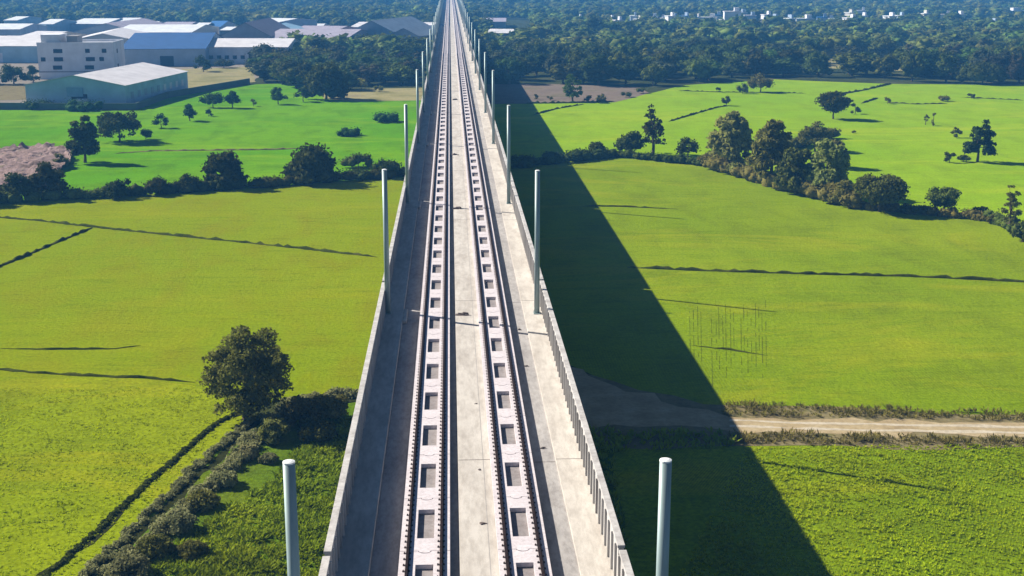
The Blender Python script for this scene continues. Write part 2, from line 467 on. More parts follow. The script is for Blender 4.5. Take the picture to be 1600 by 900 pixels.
# ditch beside the near verge
def ditch_strip(pts, wd, name, material, z):
    P = [G(*p) for p in pts]; L = []; Rr = []
    for i, p in enumerate(P):
        d = (P[min(i + 1, len(P) - 1)] - P[max(i - 1, 0)]).normalized(); s = Vector((-d.y, d.x, 0))
        L.append((p + s * wd)[:2]); Rr.append((p - s * wd)[:2])
    return poly(name, L + Rr[::-1], material, z, jit=.25, step=1.5)
poly('grass_verge', PX((392, 655), (290, 748), (188, 850), (70, 955), (150, 955), (225, 855), (325, 752), (415, 664)), M['f_grass'], 0.024)
ditch_strip(DITCH, .34, 'ditch', M['ditch'], .03)
ditch_strip([(60, 900), (140, 850), (240, 750), (345, 658), (400, 640)], .22, 'ditch', M['ditch'], .03)

# furrows left by the seeder in the right paddy
fm = MB(); fr_ = random.Random(3)
for k in range(22):
    px_ = 1078 + k * 5.6 + fr_.uniform(-1.5, 1.5)
    ya = fr_.uniform(468, 500); yb = fr_.uniform(545, 610)
    if k in (4, 5, 13): continue
    a_ = G(px_, ya); b_ = G(px_ + 1.5, yb); d_ = (b_ - a_).normalized(); s_ = Vector((-d_.y, d_.x, 0))
    n_ = 16
    for i in range(n_):
        if fr_.random() < .22: continue
        p_ = a_.lerp(b_, i / n_); q_ = a_.lerp(b_, (i + fr_.uniform(.8, 1.0)) / n_); w_ = .022 * fr_.uniform(.4, 1.5); sw = s_ * w_
        Q_ = [p_ - sw, p_ + sw, q_ + sw, q_ - sw]
        fm.quadbox([(v.x, v.y, .004) for v in Q_] + [(v.x, v.y, .02) for v in Q_])
ro_ = fm.build('crop_rows', M['furrow']); tag(ro_, 'dark seeded rows in the right paddy beside the shadow edge', 'crop', kind='stuff')

# ------------------------------------------------------------------ viaduct
Z0 = SLAB_Z
Y0, Y1 = -60.0, 2300.0
via = empty('rail_viaduct', (0, 0, 0))
tag(via, 'long straight concrete railway viaduct running from the foreground to the far haze', 'viaduct')
# deck: box girder profile
zf = Z0 - .45
prof = [(-6.5, zf - .25), (-3.2, zf - .6), (-2.6, zf - 3.0), (2.6, zf - 3.0), (3.2, zf - .6), (6.5, zf - .25), (6.5, zf), (-6.5, zf)]
MB().prof(prof, Y0, Y1).build('deck', M['floor'], via)
MB().box(-.66, 1.12, Y0, Y1, zf, zf + .2).build('centre_walkway', M['walk'], via, bevel=.012)
MB().box(.70, .725, Y0, 700, zf + .202, zf + .206).build('walkway_seam', M['floor'], via)
ducts = {}
STATIONS = [37.2, 97, 146, 199, 244] + [244 + 48 * k for k in range(1, 40)]
for s in (-1, 1):
    m = MB()
    if s < 0: m.box(-6.2, -4.72, Y0, Y1, zf, zf + .32)
    else: m.box(4.72, 6.2, Y0, Y1, zf, zf + .16)
    m.build('cable_duct', M['walk'], via, bevel=.012)
# mast pedestals bulging from the duct edge
for y in [-10] + STATIONS[:30]:
    MB().prof([(-4.72, zf), (-4.4, zf), (-4.4, zf + .3), (-4.72, zf + .3)], y - 2.2, y + 1.4).build('mast_pedestal', M['walk'], via, bevel=.08)
# parapets in long panels with gaps, fins on the inside
GAPS = [-60, -8, 50.6, 100, 150, 201.5, 247] + [247 + 48 * k for k in range(1, 43)]
for s in (-1, 1):
    for a, b in zip(GAPS[:-1], GAPS[1:]):
        if a > 2290: break
        m = MB()
        y0, y1 = a + .22, b - .22
        x0, x1 = (6.2, 6.45) if s > 0 else (-6.45, -6.2)
        m.box(x0, x1, y0, y1, zf - .3, Z0 + 1.55)
        m.box(x0 - .04, x1 + .04, y0, y1, Z0 + 1.552, Z0 + 1.68)
        if a < 480:
            y = y0 + .5
            while y < y1 - .3:
                if min(abs(y - q_) for q_ in STATIONS) < .45:
                    y += 1.22; continue
                xi = 6.2 * s
                m.box(min(xi, xi - s * .11), max(xi, xi - s * .11), y, y + .09, zf + .17, Z0 + 1.55)
                y += 1.22
        m.build('parapet', M['parapet'], via, bevel=.01 if a < 150 else 0)
        if b < 700:
            x = s * 6.32
            MB().box(x - .1, x + .1, b - .16, b + .16, zf - .25, Z0 + 1.1).build('joint_post', M['fast'], via)
# expansion joints across the deck
for y in [66.0 + 35 * k - 35 for k in range(0, 22)]:
    for a_, b_, c_ in ((-.64, 1.1, .2), (4.74, 6.18, .16), (3.5, 4.7, 0)):
        MB().box(a_, b_, y - .025, y + .025, zf + c_ + .002, zf + c_ + .008).build('expansion_joint', M['grout'], via)
# piers
pm = MB()
pm.tube([((0, 0, -1), 1.55), ((0, 0, zf - 4.6), 1.5), ((0, 0, zf - 3.55), 2.5), ((0, 0, zf - 3.0), 2.6)], 20)
pme = pm.mesh('pier')
for k in range(62):
    o = link('pier', pme, M['under'], via, (0, 14 + 35 * k, 0))

# tracks ---------------------------------------------------------------
SL = 6.05
def slab_mesh():
    """slab frame with a long central opening and a half-round notch at each joint"""
    m = MB(); hw, hh = 1.15, .40
    y0, y1 = .02, SL - .02
    ha, hb = 1.35, 4.65
    zt, zb = 0.0, -.22
    for (a, b, c, d) in ((-hw, -hh, y0, y1), (hh, hw, y0, y1)):
        m.box(a, b, c, d, zb, zt)
    # end blocks; the near one keeps a half-round tongue, the far one a notch around it
    n = 10; r = .27
    def ngon(pts):
        b = len(m.v); k = len(pts)
        m.v += [(x, y, zb) for x, y in pts] + [(x, y, zt) for x, y in pts]
        m.f.append(tuple(b + k - 1 - i for i in range(k))); m.f.append(tuple(b + k + i for i in range(k)))
        for i in range(k):
            j = (i + 1) % k; m.f.append((b + i, b + j, b + k + j, b + k + i))
    tongue = [(-r * math.cos(math.pi * i / n), y0 - r * .8 * math.sin(math.pi * i / n)) for i in range(n + 1)]
    ngon([(-hh, y0)] + tongue + [(hh, y0), (hh, ha), (-hh, ha)])
    rr = r + .035
    notch = [(rr * math.cos(math.pi * i / n), y1 - rr * .8 * math.sin(math.pi * i / n)) for i in range(n + 1)]
    ngon([(-hh, hb), (hh, hb), (hh, y1)] + notch + [(-hh, y1)])
    return m.mesh('track_slab')
slab_me = slab_mesh()
def fast_mesh(two=True):
    m = MB()
    m.box(-.20, -.115, -.06, .06, 0, .03); m.box(.09, .15, -.06, .06, 0, .03)
    m.box(-.10, .10, -.09, .09, 0, .018)
    m.tube([((-.155, 0, .03), .03), ((-.155, 0, .08), .025)], 6); m.tube([((.12, 0, .03), .025), ((.12, 0, .06), .02)], 6)
    return m.mesh('rail_fastener')
fast_me = fast_mesh()
def np_of(me):
    V = np.empty(len(me.vertices) * 3, np.float32); me.vertices.foreach_get('co', V); V = V.reshape(-1, 3)
    Fs = {}
    for p in me.polygons: Fs.setdefault(len(p.vertices), []).append(list(p.vertices))
    return V, [np.array(f) for f in Fs.values()]
def tile(me, offs, name):
    V, Fs = np_of(me); offs = np.asarray(offs, np.float32); n = len(offs)
    VV = (V[None] + offs[:, None]).reshape(-1, 3)
    FF = [(f[None] + (np.arange(n) * len(V))[:, None, None]).reshape(-1, f.shape[1]) for f in Fs]
    return np_mesh(name, VV, FF)
for s, nm in ((-1, 'left'), (1, 'right')):
    tx = 2.25 * s
    t = empty('railway_track', (tx, 0, Z0))
    tag(t, 'left of the two slab tracks, with the shaded walkway beside it' if s < 0 else 'right of the two slab tracks, beside the sunlit walkway', 'railway track', 'slab tracks on the viaduct')
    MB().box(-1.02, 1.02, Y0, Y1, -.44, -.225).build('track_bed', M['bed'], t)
    yfirst = 30.0
    for k in range(100):
        link('track_slab', slab_me, M['slab'], t, (0, yfirst + SL * k, 0))
    offs = [(0, yfirst + SL * (100 + k), 0) for k in range(280)] + [(0, yfirst - SL * (k + 1), 0) for k in range(14)]
    o = link('track_slabs', tile(slab_me, offs, 'track_slabs'), M['slab'], t); o['kind'] = 'stuff'
    for rx in (-.765, .765):
        rp = [(-.085, .01), (.085, .01), (.085, .03), (.02, .05), (.02, .115), (.042, .13), (.042, .165), (-.042, .165), (-.042, .13), (-.02, .115), (-.02, .05), (-.085, .03)]
        r_ = MB().prof([(x + rx, z) for x, z in rp], Y0, Y1)
        r_.build('rail', M['rail'], t)
    # fasteners: the nearest hundred one by one, the rest as one part
    fl = []
    y = 46.1
    while y < 420:
        for rx in (-.765, .765): fl.append((rx, y, 0))
        y += SL / 10
    near = fl[:100]
    for p in near: link('rail_fastener', fast_me, M['fast'], t, p)
    o = link('rail_fasteners', tile(fast_me, fl[100:], 'rail_fasteners'), M['fast'], t); o['kind'] = 'stuff'

# masts ------------------------------------------------------------------
def ordinal(n): return {1: 'first', 2: 'second', 3: 'third', 4: 'fourth', 5: 'fifth', 6: 'sixth', 7: 'seventh', 8: 'eighth', 9: 'ninth', 10: 'tenth'}.get(n, f'{n}th')
mast = empty('catenary_mast', (0, 0, 0))
MB().tube([((0, 0, .05), .215), ((0, 0, 11.25), .19)], 24).build('pole', M['galv'], mast, smooth=False)
for p in mast.children[0].data.polygons:
    if len(p.vertices) == 4: p.use_smooth = True
MB().tube([((0, 0, 11.252), .195), ((0, 0, 11.3), .19), ((0, 0, 11.33), .1)], 24).build('cap', M['cap'], mast)
bp = MB(); bp.box(-.26, .26, -.38, .38, 0, .05)
for a in (-.2, .2):
    for b in (-.31, .31): bp.tube([((a, b, .05), .03), ((a, b, .16), .03)], 6)
bp.build('base_plate', M['galv'], mast)
first = True
for s, side in ((-1, 'left'), (1, 'right')):
    for i, y in enumerate(STATIONS[:32]):
        o = mast if first else copy_tree(mast)
        first = False
        o.location = (5.74 if s > 0 else -5.93, y, zf + (.16 if s > 0 else .32))
        side_txt = 'left shaded parapet' if s < 0 else 'right sunlit parapet'
        tag(o, f'{ordinal(i + 1)} bare grey steel mast from the camera along the {side_txt}', 'mast', f'steel masts along the {side} side of the viaduct')

# debris on the deck
def debris(px, py, wd, label, cat='debris', seed=0, name='rubble_pile', material=None, z=None):
    p = G(px, py, zf + .2 if z is None else z); r = random.Random(seed); m = MB()
    for k in range(9):
        a = r.uniform(0, 6.28); d = r.uniform(0, wd * .5); sx = wd * r.uniform(.08, .22); sy = wd * r.uniform(.1, .5); h = wd * r.uniform(.05, .25)
        c, s_ = math.cos(a * 1.7), math.sin(a * 1.7)
        def T(x, y, z_): return (math.cos(a) * d + x * c - y * s_, math.sin(a) * d * .6 + x * s_ + y * c, z_)
        m.quadbox([T(-sx, -sy, 0), T(sx, -sy, 0), T(sx * .9, sy, 0), T(-sx, sy * .8, 0), T(-sx * .6, -sy * .7, h), T(sx * .7, -sy * .6, h), T(sx * .5, sy * .7, h), T(-sx * .7, sy * .6, h)])
    o = m.build(name, material or M['grout'], None, (p.x, p.y, p.z))
    return tag(o, label, cat, 'loose rubble left on the deck')
debris(720, 492, 1.0, 'dark scatter of rubble on the centre walkway level with the second masts', seed=1)
debris(710, 156, 1.0, 'dark rubbish heap far along the centre walkway before the forest', seed=2)
debris(713, 326, .9, 'rubble strip across the centre walkway near the third pair of masts', seed=3)
debris(711, 242, .9, 'small rubble patch on the centre walkway past the third masts', seed=4)
debris(754, 818, .28, 'nearest small brown clod on the centre walkway beside right track', seed=5, z=zf + .2)
debris(750, 734, .22, 'small brown clod on the centre walkway, second from the camera', seed=6)
debris(744, 631, .22, 'small brown clod on the centre walkway, third from the camera', seed=7)
debris(848, 700, .26, 'small clod beside the right walkway kerb on the sunlit side', seed=8, z=zf + .02)
debris(823, 572, .26, 'clod beside the right walkway kerb nearer the second mast', seed=9, z=zf + .02)
debris(812, 515, .3, 'broken lump at the cracked joint right of the right track', seed=10, z=zf + .02)

# ------------------------------------------------------------------ vegetation
def ico(sub=1):
    t = (1 + 5 ** .5) / 2
    v = [(-1, t, 0), (1, t, 0), (-1, -t, 0), (1, -t, 0), (0, -1, t), (0, 1, t), (0, -1, -t), (0, 1, -t), (t, 0, -1), (t, 0, 1), (-t, 0, -1), (-t, 0, 1)]
    f = [(0, 11, 5), (0, 5, 1), (0, 1, 7), (0, 7, 10), (0, 10, 11), (1, 5, 9), (5, 11, 4), (11, 10, 2), (10, 7, 6), (7, 1, 8), (3, 9, 4), (3, 4, 2), (3, 2, 6), (3, 6, 8), (3, 8, 9), (4, 9, 5), (2, 4, 11), (6, 2, 10), (8, 6, 7), (9, 8, 1)]
    v = [np.array(p) / np.linalg.norm(p) for p in v]
    for _ in range(sub):
        cache = {}; nf = []
        def mid(a, b):
            k = (min(a, b), max(a, b))
            if k not in cache:
                q = v[a] + v[b]; v.append(q / np.linalg.norm(q)); cache[k] = len(v) - 1
            return cache[k]
        for a, b, c in f:
            ab, bc, ca = mid(a, b), mid(b, c), mid(c, a)
            nf += [(a, ab, ca), (b, bc, ab), (c, ca, bc), (ab, bc, ca)]
        f = nf
    return np.array(v), np.array(f)
ICO = {0: ico(0), 1: ico(1)}
def crown_np(seed, w, h, ncl, nleaf, leaf, sub=1, core=.78, clr=(.2, .34), bottom=.12, lean=0.0, top=1.0, gap=0.0, shape='round'):
    """crown that stands on z = bottom*h and is w wide, h high (unit metres); returns V, tris, quads, clump centres"""
    r = np.random.default_rng(seed)
    C = []; Rr = []
    tries = 0
    while len(C) < ncl and tries < ncl * 40:
        tries += 1
        d = r.normal(size=3); d /= np.linalg.norm(d)
        q = d * r.uniform(.35, 1) ** .5
        z = abs(q[2]) if shape == 'dome' else .5 + .5 * q[2]
        rad = r.uniform(*clr) * w * .5
        wz = 1.0
        if shape == 'dome': wz = r.uniform(.8, 1.0)
        if shape == 'column': wz = .6 + .4 * math.sin(z * 3.1)
        if shape == 'wide': wz = .5 + .5 * z
        hw = (w * .5 - rad) * wz
        c = np.array([q[0] * hw, q[1] * hw, bottom * h + rad * .8 + z * (h * (1 - bottom) - rad * 1.7)])
        c[0] += lean * (c[2] / h) * w
        C.append(c); Rr.append(rad)
    C = np.array(C); Rr = np.array(Rr)
    V = []; F = []; base = 0
    iv, fi = ICO[sub]
    if core > 0:
        for c, rad in zip(C, Rr):
            vv = iv * (rad * core * r.uniform(.75, 1.15, (len(iv), 1))) * np.array([1, 1, .85]) + c
            V.append(vv); F.append(fi + base); base += len(vv)
    T = np.concatenate(F) if F else np.zeros((0, 3), int)
    # leaf cards
    k = r.choice(len(C), nleaf, p=Rr ** 2 / np.sum(Rr ** 2))
    d = r.normal(size=(nleaf, 3)); d /= np.linalg.norm(d, axis=1)[:, None]
    d[:, 2] = np.where(d[:, 2] < -.4, -d[:, 2], d[:, 2])
    pos = C[k] + d * (Rr[k] * r.uniform(.6, 1.32, nleaf))[:, None] * np.array([1, 1, .85])
    nrm = d + r.normal(size=(nleaf, 3)) * .8; nrm /= np.linalg.norm(nrm, axis=1)[:, None]
    ref = r.normal(size=(nleaf, 3)); u = np.cross(nrm, ref); u /= np.linalg.norm(u, axis=1)[:, None]
    v = np.cross(nrm, u)
    s = leaf * r.uniform(.55, 1.3, (nleaf, 1)); s2 = s * r.uniform(.45, .8, (nleaf, 1))
    Q = np.stack([pos - u * s, pos + v * s2 - u * s * .1, pos + u * s, pos - v * s2 + u * s * .1], 1).reshape(-1, 3)
    V.append(Q)
    QF = (np.arange(nleaf * 4).reshape(-1, 4)) + base
    return np.concatenate(V), T, QF, C
def trunk_mb(C, h, rad, seed, bottom=.12, limbs=7, lean=0.0, w=1.0, pale=False):
    r = random.Random(seed); m = MB()
    top = Vector((lean * .45 * w + r.uniform(-.03, .03) * h, r.uniform(-.03, .03) * h, h * .62))
    m.tube([((0, 0, -.3), rad * 1.35), ((r.uniform(-.02, .02) * h, 0, h * .14), rad), (tuple(top * .55), rad * .72), (tuple(top), rad * .3)], 7)
    idx = list(range(len(C))); r.shuffle(idx)
    for i in idx[:limbs]:
        c = Vector(C[i]); s = top * r.uniform(.3, .8)
        mid = s.lerp(c, .5) + Vector((0, 0, -.03 * h))
        m.tube([(tuple(s), rad * .42), (tuple(mid), rad * .27), (tuple(c), rad * .1)], 5)
    return m
LM = {}
LM['dark'] = leaf_mat('dark foliage', (.026, .038, .005), (.085, .105, .014), .04, .4)
LM['wood'] = leaf_mat('woodland foliage', (.055, .082, .010), (.155, .20, .026), .045, .25, (.45, 1.35))
LM['woodstuff'] = leaf_mat('far woodland foliage', (.058, .085, .012), (.17, .21, .035), .05, .2, (.35, 1.6), pos='pos')
LM['mid'] = leaf_mat('mid green foliage', (.05, .07, .010), (.15, .18, .03), .02, .6)
LM['pale'] = leaf_mat('grey green foliage', (.15, .17, .035), (.36, .38, .10), .02, .7, transl=.45)
LM['olive'] = leaf_mat('olive foliage', (.085, .085, .014), (.24, .225, .05), .03, .9, transl=.35)
LM['scrub'] = leaf_mat('grey brown scrub', (.15, .15, .055), (.34, .33, .15), .02, .8, transl=.4)
LM['yellow'] = leaf_mat('yellow green foliage', (.10, .15, .02), (.20, .26, .04), .02, .6)
LM['green'] = leaf_mat('green field bush foliage', (.02, .06, .012), (.06, .13, .02), .02, .5)
LM['tuft'] = leaf_mat('paddy plants', (.30, .37, .004), (.44, .52, .008), .01, .2, (.85, 1.15), pos='pos', transl=.45)
LM['grass'] = leaf_mat('rank grass blades', (.17, .24, .004), (.30, .37, .012), .015, .3, (.8, 1.2), pos='pos', transl=.4)

def tree(name, px, py, wpx, hpx, leaf, label, cat, seed, ncl=22, nleaf=900, lsz=None, group=None, trunk=True, depth=1.0, **kw):
    p = G(px, py); k = px_per_m(p)
    w_, h_ = wpx / k * 1.12, hpx / k * 1.04
    nleaf = int(nleaf * 1.5)
    ls = lsz or max(.16, min(w_, h_) * .05)
    if cat == 'tree' and hpx >= 40 and seed not in (11,):
        ncl = int(ncl * 2.4); kw['clr'] = (.09, .24); nleaf = int(nleaf * 1.6); kw['core'] = min(kw.get('core', .5), .4); ls = ls * .85
    if cat == 'tree' and seed != 11: kw['core'] = min(kw.get('core', .78), .62); nleaf = int(nleaf * 1.3)
    V, T, Q, C = crown_np(seed, w_, h_, ncl, nleaf, ls, **kw)
    e = empty(name, (p.x, p.y, 0))
    tag(e, label, cat, group)
    link('foliage' if cat in ('bush', 'hedge') else 'crown', np_mesh('crown', V, [T, Q]), LM[leaf], e)
    if trunk:
        trunk_mb(C, h_, max(.07, h_ * .028), seed, limbs=8, lean=kw.get('lean', 0), w=w_).build('stem' if cat == 'bush' else 'trunk', M['palebark'] if leaf in ('pale',) else M['bark'], e)
    return e

# near tree at the ditch
tree('field_tree', 383, 655, 140, 146, 'olive', 'large dark leafy tree beside the ditch in the left foreground', 'tree', 11, ncl=100, nleaf=11000, lsz=.15, core=.3, clr=(.12, .24), bottom=-.02, shape='round', lean=.12)
NB = 'shrubs along the near ditch'
tree('shrub', 470, 668, 62, 56, 'olive', 'dark rounded shrub at the head of the ditch, right of the large tree', 'bush', 21, ncl=22, nleaf=2200, lsz=.15, group=NB, bottom=0, shape='dome')
tree('shrub', 428, 690, 52, 40, 'pale', 'grey green shrub just below the large dark tree', 'bush', 22, ncl=20, nleaf=1800, lsz=.15, group=NB, bottom=0, shape='dome')
tree('shrub', 515, 655, 66, 42, 'olive', 'brownish shrub touching the shaded parapet near the ditch head', 'bush', 23, ncl=20, nleaf=2000, lsz=.15, group=NB, bottom=0, shape='dome')
tree('shrub', 497, 690, 70, 40, 'dark', 'low very dark shrub between ditch head and viaduct', 'bush', 24, ncl=20, nleaf=1800, lsz=.15, group=NB, bottom=0, shape='dome')
for i, (x, y, w_, h_, l, lab) in enumerate([
        (388, 715, 46, 34, 'pale', 'grey shrub on the ditch bank, first below the tree'),
        (352, 758, 54, 34, 'pale', 'grey shrub on the ditch bank, second below the tree'),
        (318, 792, 64, 42, 'olive', 'broad olive shrub midway along the ditch bank'),
        (282, 830, 70, 46, 'pale', 'wide pale shrub left of the nearest left mast'),
        (240, 868, 76, 52, 'olive', 'olive shrub near the bottom end of the ditch bank'),
        (205, 905, 90, 60, 'pale', 'pale shrub cut by the bottom edge beside the ditch'),
        (300, 868, 60, 34, 'olive', 'small olive shrub on the grass side of the ditch shrubs'),
        (420, 722, 34, 22, 'pale', 'small pale tuft of shrub just above the left mast top')]):
    tree('shrub', x, y, w_ * .85, h_ * .6, {'pale': 'scrub'}.get(l, l), lab, 'bush', 40 + i, ncl=24, nleaf=2200, lsz=.13, group=NB, bottom=0, shape='dome', core=.7)

HR = 'trees and bushes of the hedgerow right of the viaduct'
for i, a in enumerate([
    ('tree', 1020, 240, 44, 76, 'dark', 'tall gappy dark tree with open top above the hedgerow bend', dict(ncl=20, nleaf=520, core=.45, clr=(.2, .36))),
    ('bush', 986, 242, 58, 40, 'dark', 'dense black green bush at the foot of the tall gappy tree', dict(ncl=18, bottom=0)),
    ('bush', 936, 244, 38, 30, 'dark', 'round dark bush left of the dense black green one', dict(ncl=14, bottom=0)),
    ('bush', 905, 249, 46, 16, 'dark', 'low dark hedge piece next to the shadow edge', dict(ncl=14, bottom=0)),
    ('bush', 862, 254, 50, 16, 'dark', 'low hedge piece crossing the edge of the viaduct shadow', dict(ncl=14, bottom=0)),
    ('bush', 815, 260, 56, 16, 'dark', 'low hedge piece lying wholly in the viaduct shadow', dict(ncl=14, bottom=0)),
    ('tree', 1075, 247, 46, 34, 'dark', 'small forked dark tree between the tall gappy and the pale trees', dict(ncl=12, nleaf=500, core=.5)),
    ('tree', 1142, 268, 80, 92, 'pale', 'tall feathery pale green tree, highest in the right hedgerow', dict(ncl=34, nleaf=2400, core=.4, clr=(.16, .3))),
    ('bush', 1108, 258, 44, 22, 'olive', 'low olive undergrowth left of the feathery pale tree', dict(ncl=14, bottom=0)),
    ('bush', 1160, 275, 50, 24, 'pale', 'pale undergrowth below the feathery pale tree', dict(ncl=14, bottom=0)),
    ('tree', 1203, 287, 76, 100, 'olive', 'tall dark olive tree right of the feathery pale tree', dict(ncl=34, nleaf=2200, core=.55)),
    ('tree', 1243, 302, 70, 72, 'mid', 'rounded dark green tree in the middle of the hedgerow clump', dict(ncl=30, nleaf=1900, core=.65)),
    ('tree', 1290, 306, 74, 92, 'pale', 'straggly pale brown tree at the right of the hedgerow clump', dict(ncl=34, nleaf=1900, core=.45)),
    ('tree', 1273, 236, 62, 46, 'olive', 'grey olive tree behind the hedgerow clump', dict(ncl=22, nleaf=1100, core=.6)),
    ('tree', 1300, 262, 56, 46, 'olive', 'brownish tree behind the straggly pale tree', dict(ncl=20, nleaf=900, core=.5)),
    ('tree', 1302, 186, 66, 42, 'dark', 'wide round dark tree alone in the bright field', dict(ncl=30, nleaf=1300, core=.75, shape='wide')),
    ('bush', 1336, 178, 20, 18, 'dark', 'small bush at the right side of the wide round tree', dict(ncl=8, bottom=0, nleaf=250)),
    ('bush', 1318, 321, 50, 40, 'olive', 'grey olive bush right below the hedgerow clump', dict(ncl=20, bottom=0)),
    ('tree', 1374, 331, 104, 58, 'mid', 'broad umbrella crowned tree at the lowest hedgerow stretch', dict(ncl=40, nleaf=2600, core=.6, shape='wide')),
    ('tree', 1474, 334, 66, 44, 'mid', 'smaller open tree right of the broad umbrella crowned one', dict(ncl=22, nleaf=1300, core=.45, shape='wide')),
    ('bush', 1425, 334, 44, 14, 'dark', 'low dark hedge between the broad tree and the open tree', dict(ncl=12, bottom=0)),
    ('bush', 1531, 337, 34, 16, 'dark', 'low dark bush right of the smaller open tree', dict(ncl=12, bottom=0)),
    ('bush', 1553, 349, 26, 14, 'olive', 'scrubby patch before the thin tree at the right edge', dict(ncl=10, bottom=0)),
    ('tree', 1577, 362, 34, 74, 'olive', 'thin bare branched tree at the right edge of the picture', dict(ncl=20, nleaf=700, core=.3)),
    ('bush', 1598, 378, 44, 40, 'mid', 'leafy bush cut by the right edge below the thin tree', dict(ncl=18, bottom=0)),
    ('bush', 1640, 400, 60, 44, 'mid', 'leafy bush beyond the right edge of the picture', dict(ncl=18, bottom=0)),
]):
    cat, x, y, w_, h_, lf, lab, kw = a
    kw.setdefault('nleaf', 900); sh = kw.pop('shape', 'dome')
    tree('hedgerow_tree' if cat == 'tree' else 'hedge_bush', x, y, w_, h_, lf, lab, cat, 100 + i, group=HR, shape=sh, **kw)
def hedge(a, b, hpx, wd, lf, label, seed):
    A_ = G(*a); B_ = G(*b); k = px_per_m(A_.lerp(B_, .5)); h = hpx / k; L = (B_ - A_).length
    r = np.random.default_rng(seed); VV = []; TT = []; QQ = []; bb = 0
    n = max(4, int(L / (wd * .55)))
    for i in range(n):
        t = (i + r.uniform(.1, .9)) / n; p = A_.lerp(B_, t); s_ = wd * r.uniform(.7, 1.25); hh = h * r.uniform(.45, 1.25)
        V, T, Q, C = crown_np(seed * 50 + i, s_ * 1.5, hh, 7, 170, max(.16, hh * .1), core=.8, clr=(.4, .6), shape='dome', bottom=0)
        V = V + np.array([p.x - A_.x, p.y - A_.y + r.uniform(-.3, .3) * wd, 0]); VV.append(V); TT.append(T + bb); QQ.append(Q + bb); bb += len(V)
    o = link('hedge', np_mesh('hedge', np.concatenate(VV), [np.concatenate(TT), np.concatenate(QQ)]), LM[lf], None, (A_.x, A_.y, 0))
    return tag(o, label, 'hedge', 'hedges between the fields')
def bank(pts, h, wd, lf, label, seed, nl=420, ls=.11):
    P = [G(*p) for p in pts]; o0 = P[0]; r = np.random.default_rng(seed); VV = []; TT = []; QQ = []; bb = 0; i = 0
    for A_, B_ in zip(P[:-1], P[1:]):
        L = (B_ - A_).length; n = max(2, int(L / (wd * .42))); d_ = (B_ - A_).normalized(); s__ = Vector((-d_.y, d_.x, 0))
        for q in range(n):
            i += 1
            p = A_.lerp(B_, (q + r.uniform(0, 1)) / n) + s__ * r.uniform(-.4, .4) * wd
            V, T, Q, C = crown_np(seed * 400 + i, wd * r.uniform(.8, 1.3), h * r.uniform(.4, 1.3), 6, nl, ls, core=.75, clr=(.35, .6), shape='dome', bottom=0)
            VV.append(V + np.array([p.x - o0.x, p.y - o0.y, 0])); TT.append(T + bb); QQ.append(Q + bb); bb += len(V)
    o = link('undergrowth', np_mesh('undergrowth', np.concatenate(VV), [np.concatenate(TT), np.concatenate(QQ)]), LM[lf], None, (o0.x, o0.y, 0))
    return tag(o, label, 'undergrowth', kind='stuff')
bank([(560, 618), (450, 632), (425, 668), (345, 745), (255, 830), (170, 905), (120, 960)], .45, 1.5, 'scrub', 'matted grey green growth on the right bank of the ditch', 1)
bank([(395, 655), (290, 748), (190, 848), (100, 930)], .22, .8, 'scrub', 'thin strip of grass between the ditch and its side channel', 2, 200, .08)
bank([(378, 640), (330, 668), (235, 752), (130, 850), (55, 915)], .12, .4, 'mid', 'thin grass strip left of the side channel', 3, 160, .08)
hedge((165, 308), (400, 293), 15, 2.6, 'dark', 'low dark hedge linking the bushes left of the tall rounded bush', 1)
hedge((400, 293), (640, 275), 14, 2.6, 'dark', 'low dark hedge running from the widest bush to the viaduct', 2)
hedge((-60, 320), (160, 308), 14, 2.6, 'mid', 'low green hedge below the pink rubble', 3)
hedge((765, 267), (960, 245), 15, 2.6, 'dark', 'low dark hedge running out of the viaduct shadow', 4)
hedge((960, 244), (1110, 260), 9, 2.2, 'dark', 'thin low hedge along the top of the hedgerow bend', 5)
hedge((1105, 262), (1330, 325), 24, 3.4, 'olive', 'thick undergrowth beneath the tall hedgerow trees', 6)
hedge((1325, 324), (1555, 345), 10, 2.2, 'olive', 'thin undergrowth beneath the broad umbrella tree and its neighbour', 7)
hedge((1550, 345), (1660, 400), 14, 2.4, 'mid', 'scrubby hedge descending to the right edge of the picture', 8)
hedge((1180, 246), (1300, 215), 16, 3.0, 'olive', 'scrub line behind the hedgerow clump towards the wide round tree', 9)
FR = 'scattered trees and bushes in the bright right field'
